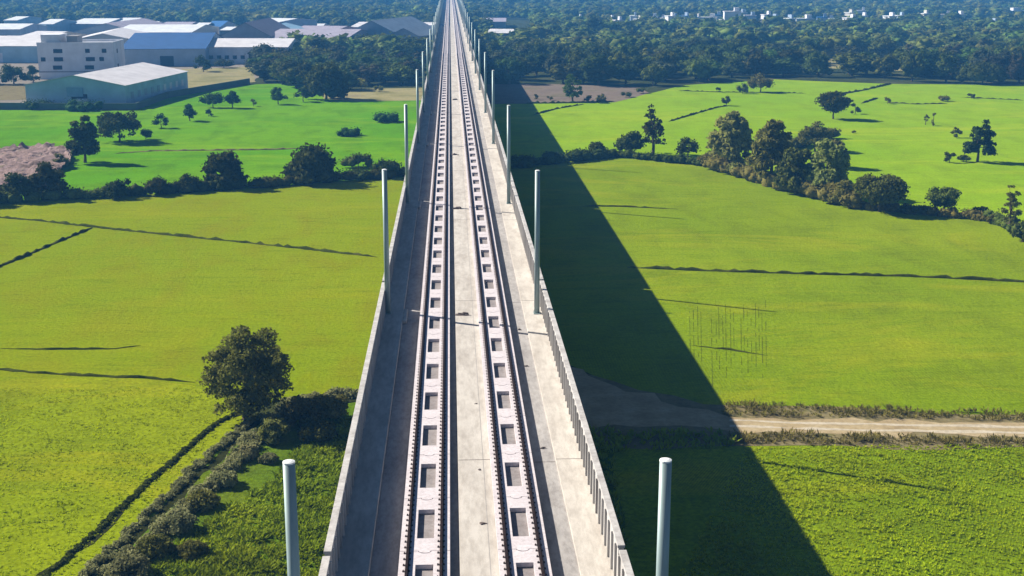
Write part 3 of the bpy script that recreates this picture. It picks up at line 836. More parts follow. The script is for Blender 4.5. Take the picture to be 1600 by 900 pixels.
for i, a in enumerate([
    ('tree', 1527, 253, 52, 64, 'dark', 'leaning dark tree standing alone in the right field', dict(ncl=20, nleaf=900, core=.6, lean=.1)),
    ('bush', 1484, 254, 22, 20, 'dark', 'pointed dark bush left of the leaning tree', dict(ncl=9, nleaf=350)),
    ('bush', 1505, 253, 26, 10, 'dark', 'low scrub joining the pointed bush and the leaning tree', dict(ncl=9, nleaf=350)),
    ('bush', 1494, 215, 20, 16, 'olive', 'small olive bush up the field from the leaning tree', dict(ncl=9, nleaf=350)),
    ('bush', 1446, 195, 10, 18, 'olive', 'left one of two slim shrubs standing together', dict(ncl=6, nleaf=200, shape='column')),
    ('bush', 1458, 197, 9, 22, 'olive', 'right one of two slim shrubs standing together', dict(ncl=6, nleaf=200, shape='column')),
    ('bush', 1474, 158, 26, 9, 'olive', 'long low bush near the top of the right field', dict(ncl=8, nleaf=250)),
    ('bush', 1518, 154, 14, 12, 'dark', 'small dark round bush near the top right of the field', dict(ncl=6, nleaf=250)),
    ('bush', 1387, 162, 14, 12, 'olive', 'faint small bush beyond the wide round tree', dict(ncl=6, nleaf=200)),
    ('tree', 1188, 144, 44, 30, 'olive', 'grey round tree standing against the wood at the field edge', dict(ncl=20, nleaf=700, core=.6)),
    ('bush', 1160, 146, 26, 16, 'mid', 'bush at the left foot of the grey round tree', dict(ncl=10, nleaf=350)),
    ('bush', 1135, 165, 20, 17, 'dark', 'squarish dark bush at the end of a field bund', dict(ncl=8, nleaf=300)),
    ('bush', 1120, 144, 12, 10, 'dark', 'tiny dark bush near the wood above the squarish bush', dict(ncl=6, nleaf=200)),
    ('tree', 895, 159, 32, 44, 'yellow', 'yellow green tree on the bare soil before the wood', dict(ncl=18, nleaf=700, core=.6)),
    ('bush', 836, 156, 12, 9, 'olive', 'leftmost tiny bush along the bare soil edge', dict(ncl=5, nleaf=150)),
    ('bush', 860, 157, 12, 9, 'olive', 'second tiny bush along the bare soil edge', dict(ncl=5, nleaf=150)),
    ('bush', 918, 159, 20, 12, 'dark', 'dark scrub right of the yellow green tree', dict(ncl=7, nleaf=200)),
    ('bush', 940, 159, 22, 14, 'olive', 'olive scrub further right of the yellow green tree', dict(ncl=7, nleaf=200)),
    ('bush', 978, 152, 24, 9, 'mid', 'low scrub where the bare soil ends at the field', dict(ncl=7, nleaf=200)),
    ('bush', 1005, 146, 26, 10, 'mid', 'low scrub between the wood and the bright field', dict(ncl=7, nleaf=200)),
    ('bush', 1334, 208, 8, 5, 'olive', 'tiny bush in the open field right of the hedgerow clump', dict(ncl=4, nleaf=100)),
]):
    cat, x, y, w_, h_, lf, lab, kw = a
    sh = kw.pop('shape', 'dome')
    if cat == 'bush': kw.setdefault('bottom', 0)
    tree('field_tree' if cat == 'tree' else 'field_bush', x, y, w_, h_, lf, lab, cat, 200 + i, group=FR, shape=sh, **kw)
HL = 'trees and bushes of the dark hedgerow left of the viaduct'
for i, a in enumerate([
    ('bush', 350, 293, 70, 64, 'dark', 'tall rounded black green bush left of the widest dark bush', dict(ncl=26, nleaf=1300)),
    ('bush', 485, 286, 92, 66, 'dark', 'widest dark bush of the left hedgerow, near the viaduct', dict(ncl=30, nleaf=1700)),
    ('bush', 187, 309, 56, 32, 'dark', 'round dark bush at the left end of the straight hedge', dict(ncl=16, nleaf=900)),
    ('bush', 250, 304, 56, 28, 'dark', 'low dark bush right of the round left end bush', dict(ncl=16, nleaf=900)),
    ('bush', 295, 300, 50, 34, 'dark', 'dark bush leaning against the tall rounded one', dict(ncl=16, nleaf=900)),
    ('bush', 410, 292, 50, 12, 'dark', 'low hedge between the two biggest dark bushes', dict(ncl=12, nleaf=500)),
    ('bush', 555, 281, 56, 16, 'dark', 'low hedge right of the widest dark bush', dict(ncl=12, nleaf=500)),
    ('bush', 605, 277, 56, 32, 'dark', 'dark bush touching the left parapet of the viaduct', dict(ncl=16, nleaf=800)),
    ('bush', 560, 262, 60, 24, 'mid', 'mid green scrub behind the low hedge near the viaduct', dict(ncl=16, nleaf=700)),
    ('bush', 75, 310, 66, 58, 'dark', 'big dark bush at the foot of the pink rubble', dict(ncl=26, nleaf=1300)),
    ('bush', 28, 314, 60, 46, 'dark', 'dark bush cut by the left edge below the rubble', dict(ncl=22, nleaf=1100)),
    ('bush', -30, 320, 70, 46, 'dark', 'dark bush beyond the left edge of the picture', dict(ncl=22, nleaf=1100)),
    ('bush', 118, 309, 34, 14, 'mid', 'low green scrub between big dark bush and round bush', dict(ncl=10, nleaf=400)),
    ('bush', 98, 262, 34, 26, 'olive', 'brownish scrub on the right end of the pink rubble', dict(ncl=12, nleaf=500)),
]):
    cat, x, y, w_, h_, lf, lab, kw = a
    tree('hedge_bush', x, y, w_, h_, lf, lab, cat, 300 + i, group=HL, shape='dome', bottom=0, **kw)
FL = 'trees in the vivid green field'
for i, a in enumerate([
    ('tree', 133, 254, 54, 72, 'dark', 'tall shadowy tree at the corner of the pink rubble', dict(ncl=26, nleaf=1400, core=.75)),
    ('tree', 187, 222, 82, 50, 'dark', 'wide dark tree behind the tall shadowy one', dict(ncl=28, nleaf=1500, core=.7)),
    ('bush', 228, 218, 30, 20, 'green', 'bush at the right foot of the wide dark tree', dict(ncl=9, nleaf=300, bottom=0)),
    ('tree', 252, 200, 30, 22, 'green', 'small rounded tree right of the wide dark tree', dict(ncl=11, nleaf=350)),
    ('tree', 297, 189, 28, 28, 'green', 'round tree, leftmost of the row towards the wood', dict(ncl=12, nleaf=450)),
    ('bush', 326, 182, 16, 12, 'green', 'tiny bush between two round trees of the row', dict(ncl=6, nleaf=150, bottom=0)),
    ('tree', 333, 168, 46, 24, 'green', 'spreading pale tree behind the row of round trees', dict(ncl=16, nleaf=500)),
    ('tree', 363, 169, 32, 28, 'green', 'dark round tree in the middle of the row', dict(ncl=12, nleaf=450)),
    ('tree', 396, 166, 12, 14, 'yellow', 'tiny yellow green tree right of the dark round one', dict(ncl=6, nleaf=150)),
    ('tree', 435, 163, 30, 28, 'green', 'dark round tree near the wood at the field corner', dict(ncl=12, nleaf=450)),
    ('tree', 474, 159, 30, 24, 'green', 'small tree against the big bush of the wood', dict(ncl=12, nleaf=400)),
    ('bush', 545, 212, 50, 8, 'green', 'low dark weed patch in the green field near the viaduct', dict(ncl=12, nleaf=300, bottom=0)),
    ('bush', 605, 190, 54, 14, 'green', 'weedy patch in the green field close to the viaduct', dict(ncl=14, nleaf=400, bottom=0)),
    ('tree', 565, 140, 28, 20, 'pale', 'pale grey shrub before the left wood', dict(ncl=12, nleaf=400, bottom=0)),
    ('bush', 592, 143, 22, 12, 'pale', 'lower pale shrub beside the pale grey one', dict(ncl=8, nleaf=250, bottom=0)),
]):
    cat, x, y, w_, h_, lf, lab, kw = a
    tree('field_tree' if cat == 'tree' else 'field_bush', x, y, w_, h_, lf, lab, cat, 400 + i, group=FL, shape='dome', **kw)

# woods ------------------------------------------------------------------
protos = []
WK = [('wood', 'dark green'), ('wood', 'dark green'), ('wolive', 'brownish green'), ('wood', 'dark green'), ('wmid', 'lighter green'), ('wood', 'dark green'), ('wpale', 'greyish green')]
LM['wolive'] = leaf_mat('brownish woodland foliage', (.045, .045, .018), (.11, .10, .04), .02, .25, (.6, 1.25))
LM['wmid'] = leaf_mat('lighter woodland foliage', (.04, .07, .012), (.12, .165, .03), .02, .25, (.6, 1.25))
LM['wpale'] = leaf_mat('greyish woodland foliage', (.05, .065, .028), (.13, .15, .07), .02, .25, (.6, 1.25))
for i in range(7):
    sh = ['dome', 'round', 'dome', 'wide', 'dome', 'round', 'column'][i]
    V, T, Q, C = crown_np(900 + i, 1.0, .85, 30, 900, .036, core=.74, clr=(.2, .38), shape=sh, bottom=.02)
    cm = np_mesh('crown', V, [T, Q]); cm.materials.append(LM[WK[i][0]])
    tm = trunk_mb(C, .85, .03, i, limbs=5).mesh('trunk'); tm.materials.append(M['bark'])
    protos.append((cm, tm))
def scatter(region, spacing, seed, jitter=.42):
    r = np.random.default_rng(seed)
    xs = [p[0] for p in region]; ys = [p[1] for p in region]
    out = []
    y = min(ys); row = 0
    while y < max(ys):
        x = min(xs) + (row % 2) * spacing * .5
        while x < max(xs):
            a = x + r.uniform(-jitter, jitter) * spacing; b = y + r.uniform(-jitter, jitter) * spacing
            if in_poly(a, b, region): out.append((a, b))
            x += spacing
        y += spacing * .87; row += 1
    return out
def clear(x, y, m=9.5): return abs(x) > m
wood_right = PX((742, 131), (850, 130), (1000, 135), (1050, 132), (1120, 126), (1210, 119), (1390, 127), (1600, 130), (2000, 134), (1900, 88), (742, 88))
wood_left = PX((402, 126), (480, 142), (520, 152), (560, 134), (735, 133), (735, 84), (690, 82), (560, 82), (430, 84), (392, 96))
wr = random.Random(5)
pts = [(p, 'R') for p in scatter(wood_right, 12.3, 3) if clear(*p, 11)] + [(p, 'L') for p in scatter(wood_left, 11.5, 4) if clear(*p, 11)]
clearing = [PX((1290, 95), (1400, 96), (1490, 105), (1430, 115), (1275, 110)), PX((1090, 90), (1190, 91), (1200, 98), (1080, 97)), PX((760, 30), (830, 32), (840, 62), (765, 70))]
pts = [q for q in pts if not any(in_poly(q[0][0], q[0][1], c) for c in clearing)]
pts.sort(key=lambda q: q[0][1])
PL = 0.42
groupR, groupL = 'trees of the wood right of the viaduct', 'trees of the wood left of the viaduct'
ind, rest = pts[:285], pts[285:]
for (x, y), sd_ in ind:
    k = wr.randrange(7); cm, tm = protos[k]
    sc = wr.uniform(10, 17); hz = wr.uniform(6.5, 10.5) if sd_ == 'L' else wr.uniform(7.5, 13)
    front = False
    e = empty('woodland_tree', (x, y, 0), wr.uniform(0, 6.28)); e.scale = (sc, sc, hz)
    if sd_ == 'R': tag(e, WK[k][1] + ' tree in the wood that closes the bright field right of the viaduct', 'tree', groupR)
    else: tag(e, WK[k][1] + ' tree in the wood between the sheds and the green field', 'tree', groupL)
    link('crown', cm, None, e); link('trunk', tm, None, e)
tree('woodland_bush', 510, 155, 78, 58, 'dark', 'big rounded dark bush at the front of the left wood', 'bush', 555, ncl=30, nleaf=1500, bottom=0, shape='dome')
tree('woodland_bush', 1535, 131, 90, 34, 'dark', 'wide smooth dark bush at the foot of the right wood', 'bush', 556, ncl=30, nleaf=1500, bottom=0, shape='dome')
tree('woodland_tree', 1478, 128, 40, 48, 'mid', 'lighter green tree beside the wide smooth dark bush', 'tree', 557, ncl=22, nleaf=900, shape='dome')
tree('woodland_tree', 1020, 134, 46, 36, 'mid', 'brighter green tree at the lower edge of the right wood', 'tree', 558, ncl=22, nleaf=900, shape='dome')

# the rest of the woods as one mass
lo = []
for i in range(8):
    V, T, Q, C = crown_np(700 + i, 1.0, .8, 9, 110, .075, sub=0, core=.95, clr=(.35, .6), shape='dome', bottom=0)
    lo.append((V, T, Q))
def mass(pts, smin, smax, seed):
    r = random.Random(seed); VV = []; TT = []; QQ = []; b = 0
    for x, y in pts:
        V, T, Q = lo[r.randrange(8)]; a = r.uniform(0, 6.28); s = r.uniform(smin, smax); h = s * r.uniform(.45, .75)
        c, sn = math.cos(a), math.sin(a)
        W = np.stack([(V[:, 0] * c - V[:, 1] * sn) * s + x, (V[:, 0] * sn + V[:, 1] * c) * s + y, V[:, 2] * h], -1)
        VV.append(W); TT.append(T + b); QQ.append(Q + b); b += len(V)
    return VV, TT, QQ, b
SHED_ZONE = PX((-600, 40), (60, 36), (700, 44), (700, 84), (430, 100), (395, 128), (262, 150), (200, 171), (-600, 175))
VILLAGE = PX((860, 30), (1000, 26), (1250, 30), (1480, 26), (1600, 30), (1650, 42), (1500, 40), (1250, 47), (1100, 46), (900, 48))
mid_region = [(-560, 560), (620, 560), (760, 1250), (-760, 1250)]
far_region = [(-760, 1250), (760, 1250), (1500, 2500), (-1400, 2500)]
r0 = random.Random(8)
openings = clearing + [PX((1180, 7), (1300, 5), (1310, 12), (1170, 12)), PX((720, 4), (860, 4), (900, 12), (720, 12)), PX((350, 13), (480, 14), (480, 18), (340, 18)), PX((30, 22), (420, 22), (430, 30), (10, 30))]
def ok(x, y):
    if not clear(x, y, 13): return False
    for c in openings:
        if in_poly(x, y, c): return False
    if in_poly(x, y, SHED_ZONE): return False
    if in_poly(x, y, VILLAGE): return r0.random() < .25
    return True
A = [p for p in scatter(mid_region, 15, 11) if ok(*p) and not in_poly(p[0], p[1], wood_right) and not in_poly(p[0], p[1], wood_left)] + [p for p, _ in rest]
Bf = [p for p in scatter(far_region, 26, 12) if ok(*p)]
parts_ = [mass(A, 13, 20, 1), mass(Bf, 22, 34, 2)]
VV = []; TT = []; QQ = []; b = 0
for v_, t_, q_, n_ in parts_:
    VV += v_; TT += [t + b for t in t_]; QQ += [q + b for q in q_]; b += n_
o = link('distant_wood', np_mesh('distant_wood', np.concatenate(VV), [np.concatenate(TT), np.concatenate(QQ)]), LM['woodstuff'])
tag(o, 'far woodland mass fading into blue haze towards the horizon', 'wood', kind='stuff')

# crop tufts in the nearest fields ------------------------------------------
def tufts(name, region, density, h, wd, nb, material, label, seed, fade=(95, 150), lean=1.5):
    r = np.random.default_rng(seed)
    xs = [p[0] for p in region]; ys = [p[1] for p in region]
    n = int((max(xs) - min(xs)) * (max(ys) - min(ys)) * density)
    X = r.uniform(min(xs), max(xs), n); Y = r.uniform(min(ys), max(ys), n)
    keep = np.zeros(n, bool)
    for i in range(n):
        if Y[i] > fade[0] and r.random() < (Y[i] - fade[0]) / (fade[1] - fade[0]): continue
        keep[i] = in_poly(X[i], Y[i], region)
    X = X[keep]; Y = Y[keep]; n = len(X)
    # clumpy height
    hh = h * (0.55 + .45 * (np.sin(X * .9 + np.sin(Y * .7) * 2) * np.sin(Y * 1.1 + X * .3)) + r.uniform(0, .5, n))
    hh = np.maximum(hh, h * .2)
    P = np.repeat(np.stack([X, Y, np.zeros(n)], -1), nb, 0); H = np.repeat(hh, nb)
    m_ = len(P)
    a = r.uniform(0, 2 * math.pi, m_); le = r.uniform(.25, lean, m_) * H
    off = np.stack([np.cos(a), np.sin(a), np.zeros(m_)], -1)
    side = np.stack([-np.sin(a), np.cos(a), np.zeros(m_)], -1) * (wd * r.uniform(.6, 1.2, m_))[:, None]
    base = P + off * .05
    tip = P + off * (le[:, None]) + np.array([0, 0, 1]) * (H * r.uniform(.75, 1.1, m_))[:, None]
    midp = base + (tip - base) * .55 + np.array([0, 0, .05]) * H[:, None]
    V = np.stack([base, midp + side, tip, midp - side], 1).reshape(-1, 3)
    F = np.arange(m_ * 4).reshape(-1, 4)
    return tag(link(name, np_mesh(name, V, [F]), material), label, 'crop' if 'crop' in name else 'grass', kind='stuff')
tufts('crop_plants', PX((1165, 700), (1400, 697), (1750, 695), (1750, 1000), (1010, 1000)), 13, .17, .05, 6, LM['tuft'], 'leafy green crop in the field below the dirt track', 1, (120, 170))
tufts('crop_plants', PX((-60, 606), (300, 606), (375, 645), (280, 740), (170, 845), (60, 945), (-60, 945)), 7, .12, .05, 5, LM['tuft'], 'rough green paddy in the left foreground field', 2, (105, 135))
tufts('grass_blades', PX((470, 690), (560, 650), (640, 700), (640, 960), (200, 960), (250, 870), (350, 800), (440, 740)), 14, .4, .07, 6, LM['grass'], 'long grass between the ditch and the viaduct', 3, (130, 150))
tufts('grass_blades', PX((1130, 630), (1400, 640), (1750, 650), (1750, 662), (1400, 654), (1130, 650)), 8, .4, .05, 6, LM['olive'], 'scrubby weeds along the upper edge of the dirt track', 4, (150, 200))
tufts('grass_blades', PX((1140, 676), (1400, 682), (1750, 690), (1750, 700), (1400, 696), (1140, 694)), 8, .4, .05, 6, LM['olive'], 'scrubby weeds along the lower edge of the dirt track', 5, (150, 200))
tufts('grass_blades', PX((880, 676), (1130, 676), (1160, 700), (960, 706), (990, 960), (905, 960)), 6, .5, .10, 4, LM['grass'], 'grass in the viaduct shadow beside the parapet', 6, (150, 200))

# ------------------------------------------------------------------ buildings
def bmat(name, c, rough=.7, rib=0.0, ribdir='X', scale=2.0):
    m, nt, b = mat(name)
    v = coords(nt, 'obj')
    n1 = noise(nt, v, .25, 4, .6)
    d = tuple(q * .78 for q in c)
    nt.links.new(ramp(nt, n1, [(.3, d), (.65, c)]), b.inputs['Base Color'])
    b.inputs['Roughness'].default_value = rough
    b.inputs['Specular IOR Level'].default_value = .3
    if rib:
        wv = N(nt, 'ShaderNodeTexWave'); wv.bands_direction = ribdir; wv.inputs['Scale'].default_value = scale
        nt.links.new(v, wv.inputs[0]); bump(nt, b, wv.outputs['Fac'], rib, .05)
    return m
BM = {k: bmat(k, c, rib=r_) for k, c, r_ in (
    ('pale roof', (.74, .71, .70), .4), ('white roof', (.78, .80, .80), .3), ('blue roof', (.008, .085, .26), .5), ('slate roof', (.13, .12, .16), .4),
    ('mauve roof', (.40, .36, .42), .4), ('steel roof', (.20, .26, .33), .4), ('light blue roof', (.25, .42, .55), .4),
    ('teal wall', (.42, .60, .68), .3), ('white wall', (.80, .80, .82), 0), ('cream wall', (.62, .58, .50), 0), ('blue grey wall', (.36, .45, .55), .3),
    ('grey wall', (.30, .30, .33), 0), ('dark opening', (.02, .03, .05), 0), ('pink wall', (.45, .25, .28), 0), ('compound', (.10, .13, .11), 0), ('vivid roof', (.03, .16, .42), .3), ('concrete block', (.3, .28, .26), 0))}
def shed(name, label, A_, B_, D, eave, ridge, wall, roof, cat='warehouse', group='industrial sheds left of the viaduct', ridge_along='depth', windows=0, door=True, band=None):
    """A_, B_ = ground pixels of the front corners (left, right); D depth in metres away from the camera"""
    a = G(*A_); b = G(*B_); L = (b - a).length; ang = math.atan2(b.y - a.y, b.x - a.x)
    e = empty(name, (a.x, a.y, 0), ang); tag(e, label, cat, group)
    ov = .35; t = .12
    if ridge_along == 'depth':
        prof_ = [(0, 0), (L, 0), (L, eave), (L / 2, ridge), (0, eave)]
        MB().prof(prof_, 0, D).build('wall', BM[wall], e)
        dz = (ridge - eave)
        q = MB()
        sl = dz / (L / 2)
        q.prof([(-ov, eave - ov * sl + .03), (L / 2, ridge + .03), (L / 2, ridge + .03 + t), (-ov, eave - ov * sl + t + .03)], -ov, D + ov)
        q.prof([(L + ov, eave - ov * sl + .03), (L + ov, eave - ov * sl + t + .03), (L / 2, ridge + .03 + t), (L / 2, ridge + .03)], -ov, D + ov)
        q.build('roof', BM[roof], e)
    else:
        v = [(0, 0, 0), (L, 0, 0), (L, D, 0), (0, D, 0), (0, 0, eave), (L, 0, eave), (L, D, eave), (0, D, eave), (0, D / 2, ridge), (L, D / 2, ridge)]
        f = [(0, 1, 5, 4), (2, 3, 7, 6), (1, 2, 6, 9, 5), (3, 0, 4, 8, 7), (4, 5, 9, 8), (6, 7, 8, 9)]
        me = bpy.data.meshes.new('wall'); me.from_pydata(v, [], f); me.update(); link('wall', me, BM[wall], e)
        sl = (ridge - eave) / (D / 2); q = MB()
        for s_, y_ in ((1, -ov), (-1, D + ov)):
            z_ = eave - ov * sl + .03
            pr_ = [(-ov, y_, z_), (L + ov, y_, z_), (L + ov, D / 2, ridge + .03), (-ov, D / 2, ridge + .03)]
            if s_ < 0: pr_ = pr_[::-1]
            q.quadbox(pr_ + [(x, y, z + t) for x, y, z in pr_])
        q.build('roof', BM[roof], e)
    if band:
        MB().box(0.02, L - .02, -.06, .0, eave * .55, eave * .98).build('cladding_band', BM[band], e)
    if door:
        MB().box(L * .46, L * .46 + min(6, L * .16), -.1, -.02, 0, min(eave * .6, 5)).build('door', BM['dark opening'] if L < 40 else BM['white wall'], e)
    for i in range(windows):
        x = L * (i + .7) / (windows + .4)
        MB().box(x - .8, x + .8, -.09, -.02, eave * .3, eave * .3 + 1.4).build('window', BM['dark opening'], e)
    return e, L
# the big pale shed at the field edge
e, L = shed('warehouse', 'large warehouse with pale low gabled roof and teal walls at the green field edge', (42, 166.5), (197, 168), 50, 5.8, 8.4, 'teal wall', 'pale roof')
# its right side wall openings
for i in range(9):
    y = 4 + i * 5
    MB().box(L + .02, L + .1, y, y + 1.9, 2.0, 3.8).build('window', BM['white wall'] if i > 4 else BM['blue grey wall'], e)
MB().box(L * .42, L * .42 + 4.5, -.32, -.12, 2.8, 5.2).build('canopy', BM['light blue roof'], e)
MB().box(L * .52, L * .52 + 3, -2.4, -.12, 0, 2.3).build('gatehouse', BM['white wall'], e)
# office block
def office(A_, B_, D, H):
    a = G(*A_); b = G(*B_); L = (b - a).length; ang = math.atan2(b.y - a.y, b.x - a.x)
    e = empty('office_block', (a.x, a.y, 0), ang); tag(e, 'white three storey office block with small dark windows behind the pale warehouse', 'building')
    MB().box(0, L, 0, D, 0, H).build('wall', BM['white wall'], e)
    q = MB(); t = .25; h0, h1 = H + .003, H + .8
    q.box(-.05, L + .05, -.05, t, h0, h1); q.box(-.05, L + .05, D - t, D + .05, h0, h1); q.box(-.05, t, t, D - t, h0, h1); q.box(L - t, L + .05, t, D - t, h0, h1)
    q.build('roof_parapet', BM['white wall'], e)
    MB().box(.05 * L, .3 * L, 1, D * .6, H + .004, H + 3.3).build('stair_tower', BM['white wall'], e)
    wt = MB().box(.38 * L, .52 * L, 2, D * .5, H + .004, H + 2.8).build('water_tank', BM['concrete block'], e)
    for fl, z in enumerate((H * .28, H * .52, H * .76)):
        for fx in ((.22, .28, .64, .70), (.07, .24, .30, .66, .72, .84), (.24, .30, .66, .88))[fl]:
            f_ = MB().box(fx * L - .75, fx * L + .75, -.08, -.01, z, z + 1.35).build('window', BM['dark opening'], e)
    MB().box(0, L, -.14, -.01, H * .2, H * .235).build('ledge', BM['grey wall'], e)
    for z in (H * .28, H * .72):
        MB().box(L + .01, L + .08, D * .3, D * .3 + 1.6, z, z + 1.4).build('window', BM['dark opening'], e)
office((62, 124), (180, 123), 20, 11.5)
S = shed
S('warehouse', 'long pale roofed warehouse at the left edge behind the office', (-90, 98), (66, 98), 42, 6.5, 9.5, 'teal wall', 'pale roof', ridge_along='width')
S('factory_shed', 'factory with vivid blue roof and pale lower wall behind the office', (190, 104), (322, 103), 70, 6.5, 11.0, 'blue grey wall', 'blue roof', ridge_along='width', windows=0)
S('factory_shed', 'shed with pale lean roof between blue roof and the dark windowed factory', (270, 100), (318, 100), 55, 5.5, 6.5, 'white wall', 'pale roof', ridge_along='width')
S('factory_shed', 'long factory with pale front roof and a row of dark openings', (322, 100), (450, 100), 34, 6.5, 9.0, 'white wall', 'pale roof', ridge_along='width', windows=10, door=False)
S('factory_shed', 'dark slate roofed shed directly behind the long windowed factory', (345, 84), (425, 84), 60, 7.5, 13.5, 'grey wall', 'slate roof', ridge_along='depth')
S('factory_shed', 'mauve roofed shed right of the slate roofed one', (410, 84), (540, 85), 60, 6.5, 9.5, 'grey wall', 'mauve roof', ridge_along='width')
S('warehouse', 'pale twin roofed shed behind the office roof tanks', (110, 88), (215, 87), 60, 6.5, 9.5, 'cream wall', 'pale roof', ridge_along='depth')
S('warehouse', 'long white roofed shed behind the vivid blue roof', (178, 74), (300, 74), 60, 7, 9.5, 'cream wall', 'white roof', ridge_along='width')
S('warehouse', 'broad mauve shed left behind the long white roof', (120, 68), (215, 68), 70, 6, 10, 'blue grey wall', 'mauve roof', ridge_along='depth')
S('warehouse', 'thin white roofed shed behind the slate roofed one', (345, 66), (385, 66), 34, 6, 7, 'grey wall', 'white roof', ridge_along='width')
S('warehouse', 'small light blue building standing tallest behind the factories', (392, 66), (432, 67), 40, 10, 11.5, 'light blue roof', 'white roof', ridge_along='width')
S('warehouse', 'steel blue shed right of the tall light blue building', (392, 74), (460, 74), 40, 7.5, 10, 'steel roof', 'light blue roof', ridge_along='depth')
S('warehouse', 'shed with pinkish wall and narrow white roof', (452, 70), (520, 71), 40, 6.5, 8.5, 'pink wall', 'mauve roof', ridge_along='width')
S('warehouse', 'white tent like roof just above the left wood', (520, 84), (560, 84), 22, 4, 6.5, 'white wall', 'white roof', ridge_along='depth')
S('factory_shed', 'big dark steel shed with gable near the viaduct', (548, 76), (615, 77), 60, 8, 13, 'steel roof', 'steel roof', ridge_along='depth')
S('factory_shed', 'second dark steel shed between the big one and the viaduct', (608, 78), (655, 79), 50, 6.5, 10, 'steel roof', 'steel roof', ridge_along='depth')
S('warehouse', 'low pale roofed shed in front of the dark steel sheds', (590, 87), (640, 87), 24, 3.5, 6.0, 'grey wall', 'pale roof', ridge_along='width')
S('warehouse', 'long pale strip roof behind the dark steel sheds', (548, 60), (672, 61), 40, 6, 8, 'cream wall', 'pale roof', ridge_along='width')
S('warehouse', 'pale building against the left parapet in the distance', (655, 76), (678, 76), 40, 5, 7, 'cream wall', 'pale roof', ridge_along='width')
S('warehouse', 'light roofed shed at far left with a blue wall', (-20, 68), (32, 68), 40, 7, 9, 'blue grey wall', 'white roof', ridge_along='width')
S('warehouse', 'small white shed left of the far dark trees', (8, 54), (28, 54), 40, 8, 9.5, 'light blue roof', 'white roof', ridge_along='width')
S('warehouse', 'pale blue shed above the office stair tower', (62, 58), (84, 58), 40, 7, 9, 'light blue roof', 'white roof', ridge_along='width')
S('warehouse', 'cream low roof immediately left above the office', (30, 74), (76, 75), 30, 5, 7, 'cream wall', 'pale roof', ridge_along='width')
S('warehouse', 'far pale shed behind the broad mauve one', (108, 54), (165, 54), 60, 6, 8, 'blue grey wall', 'white roof', ridge_along='width')
S('warehouse', 'small far white shed right of the broad mauve one', (176, 52), (204, 52), 50, 6, 8, 'grey wall', 'white roof', ridge_along='width')
S('warehouse', 'small white shed above the white strip roof', (214, 55), (236, 55), 40, 5, 7, 'grey wall', 'white roof', ridge_along='width')
S('warehouse', 'small white shed just right of the long white strip roof', (300, 58), (318, 58), 40, 5, 7, 'grey wall', 'white roof', ridge_along='width')
S('warehouse', 'far low blue roofed shed above the long windowed factory', (322, 56), (345, 56), 40, 5, 7.5, 'blue grey wall', 'vivid roof', ridge_along='width')
S('warehouse', 'far grey shed between the small white sheds above the blue roof', (244, 57), (290, 57), 50, 5, 7, 'grey wall', 'mauve roof', ridge_along='width')
S('warehouse', 'far white shed behind the pinkish walled one', (470, 60), (500, 60), 40, 5, 7, 'grey wall', 'white roof', ridge_along='width')
S('warehouse', 'small pale blue shed at the far left edge of the sheds', (34, 62), (58, 62), 30, 5, 7, 'light blue roof', 'light blue roof', ridge_along='width')
# right of the viaduct
S('warehouse', 'nearer pale roofed shed right of the viaduct among the trees', (764, 78), (800, 79), 18, 4, 5.2, 'grey wall', 'white roof', ridge_along='width', group='sheds right of the viaduct')
S('warehouse', 'long pale roofed shed right of the viaduct among the trees', (757, 67), (815, 68), 22, 5, 6.5, 'grey wall', 'pale roof', ridge_along='width', group='sheds right of the viaduct')
S('warehouse', 'farthest pale shed right of the viaduct', (744, 44), (790, 44), 50, 4, 5.5, 'grey wall', 'mauve roof', ridge_along='width', group='sheds right of the viaduct')
# compound wall
def wall_run(pp_, h, label):
    m = MB(); P = [G(*p) for p in pp_]
    o_ = P[0].copy()
    for a, b in zip(P[:-1], P[1:]):
        d = (b - a).normalized(); s_ = Vector((-d.y, d.x, 0)) * .15; a = a - o_; b = b - o_
        m.quadbox([a - s_, b - s_, b + s_, a + s_] if True else [], ) if False else m.quadbox([(*(a - s_)[:2], 0), (*(b - s_)[:2], 0), (*(b + s_)[:2], 0), (*(a + s_)[:2], 0), (*(a - s_)[:2], h), (*(b - s_)[:2], h), (*(b + s_)[:2], h), (*(a + s_)[:2], h)])
    e = m.build('compound_wall', BM['compound'], None, (o_.x, o_.y, 0))
    return tag(e, label, 'wall')
wall_run([(-200, 168), (0, 171), (120, 172), (212, 172), (262, 153), (390, 131)], 1.8, 'dark compound wall between the warehouse and the green field')
# shrubs at the foot of the compound wall and near the office
for i, (x, y, w_, h_, lf, lab) in enumerate([
        (22, 132, 50, 34, 'dark', 'dark round tree left of the office block'),
        (-20, 132, 50, 30, 'dark', 'dark tree at the left edge beside the office'),
        (52, 128, 24, 26, 'dark', 'narrow dark tree touching the office wall'),
        (60, 170, 60, 9, 'green', 'low hedge before the compound wall, left stretch'),
        (130, 172, 70, 8, 'green', 'low hedge before the compound wall, middle stretch'),
        (318, 112, 34, 26, 'dark', 'tree between the pale warehouse and the long factory'),
        (350, 106, 34, 16, 'dark', 'bush below the windows of the long factory, left one'),
        (395, 108, 40, 18, 'dark', 'bush below the windows of the long factory, right one'),
        (105, 52, 40, 20, 'dark', 'dark trees mass among the far left sheds'),
        (525, 66, 22, 26, 'dark', 'dark tree between pinkish shed and steel shed'),
        (540, 62, 16, 24, 'dark', 'second dark tree between pinkish shed and steel shed'),
        (440, 58, 22, 26, 'dark', 'dark tree behind the steel blue shed'),
        (928, 60, 34, 34, 'dark', 'tall dark tree standing above the right wood')]):
    tree('yard_tree', x, y, w_, h_, lf, lab, 'tree', 600 + i, ncl=16, nleaf=500, bottom=0, shape='dome')

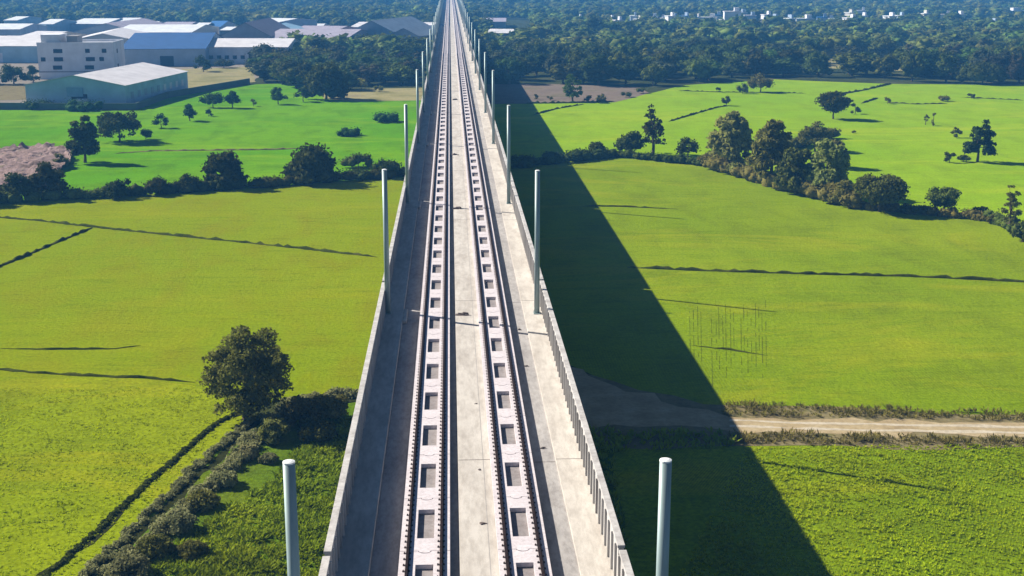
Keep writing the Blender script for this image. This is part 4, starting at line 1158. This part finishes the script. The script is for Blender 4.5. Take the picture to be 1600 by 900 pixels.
# village houses
hr = random.Random(21)
hx = [(905, 36), (955, 34), (968, 36), (990, 33), (1003, 34), (1018, 35), (1032, 33), (1050, 38), (1056, 33), (1063, 40), (1075, 37), (1090, 38), (1105, 40), (1118, 34), (1132, 39), (1144, 41), (1158, 32), (1172, 34),
      (1184, 43), (1200, 36), (1214, 35), (1238, 43), (1258, 42), (1273, 30), (1284, 38), (1293, 36), (1332, 25), (1345, 24), (1332, 41), (1352, 30), (1395, 36), (1408, 32), (1448, 30), (1463, 25), (1475, 37), (1499, 37), (1586, 22), (1555, 44)]
for i, (x, y) in enumerate(hx):
    p = G(x, y + 6); kk = px_per_m(p)
    big = i in (15, 22, 12)
    Lh = hr.uniform(4.5, 8) * (1.5 if big else 1) * (.75 if x < 1050 else 1); Dh = hr.uniform(5, 8); Hh = hr.uniform(4.5, 8) * (1.4 if big else 1) * (.8 if x < 1050 else 1)
    if i == 36: Lh, Hh = 26, 5
    e = empty('village_house', (p.x - Lh / 2, p.y, 0), hr.uniform(-.5, .5))
    near_ = 'whitest and tallest' if i == 15 else 'small pale'
    tag(e, f'{near_} flat roofed village house, {ordinal(i + 1)} from the left beyond the right wood', 'house', 'village houses beyond the right wood')
    wm = BM[hr.choice(['white wall', 'white wall', 'cream wall', 'blue grey wall'])] if not big else BM['white wall']
    MB().box(0, Lh, 0, Dh, 0, Hh).build('wall', wm, e)
    MB().box(-.3, Lh + .3, -.3, Dh + .3, Hh + .003, Hh + .45).build('roof', BM['vivid roof'] if i in (8, 10, 11, 13, 24) else (BM['white roof'] if hr.random() < .6 else BM['pale roof']), e)
    MB().box(Lh * .6, Lh * .9, Dh * .2, Dh * .7, Hh + .46, Hh + 2.6).build('stair_head', wm, e)
    MB().box(Lh * .15, Lh * .15 + 1.4, -.06, -.01, 1.2, 2.6).build('window', BM['dark opening'], e)
    MB().box(Lh * .5, Lh * .5 + 1.2, -.06, -.01, 0, 2.2).build('door', BM['dark opening'], e)

# ------------------------------------------------------------------ haze
hz = MB().box(-3020, 3020, -320, 4520, -1.1, 46).build('haze', None)
hm = bpy.data.materials.new('haze air'); hm.use_nodes = True
nt = hm.node_tree
nt.nodes.remove(nt.nodes['Principled BSDF'])
pv = nt.nodes.new('ShaderNodeVolumePrincipled')
pv.inputs['Color'].default_value = (.12, .46, 1.0, 1)
pv.inputs['Density'].default_value = .00038
pv.inputs['Anisotropy'].default_value = 0.0
nt.links.new(pv.outputs[0], nt.nodes['Material Output'].inputs['Volume'])
hz.data.materials.append(hm)
hz['kind'] = 'stuff'
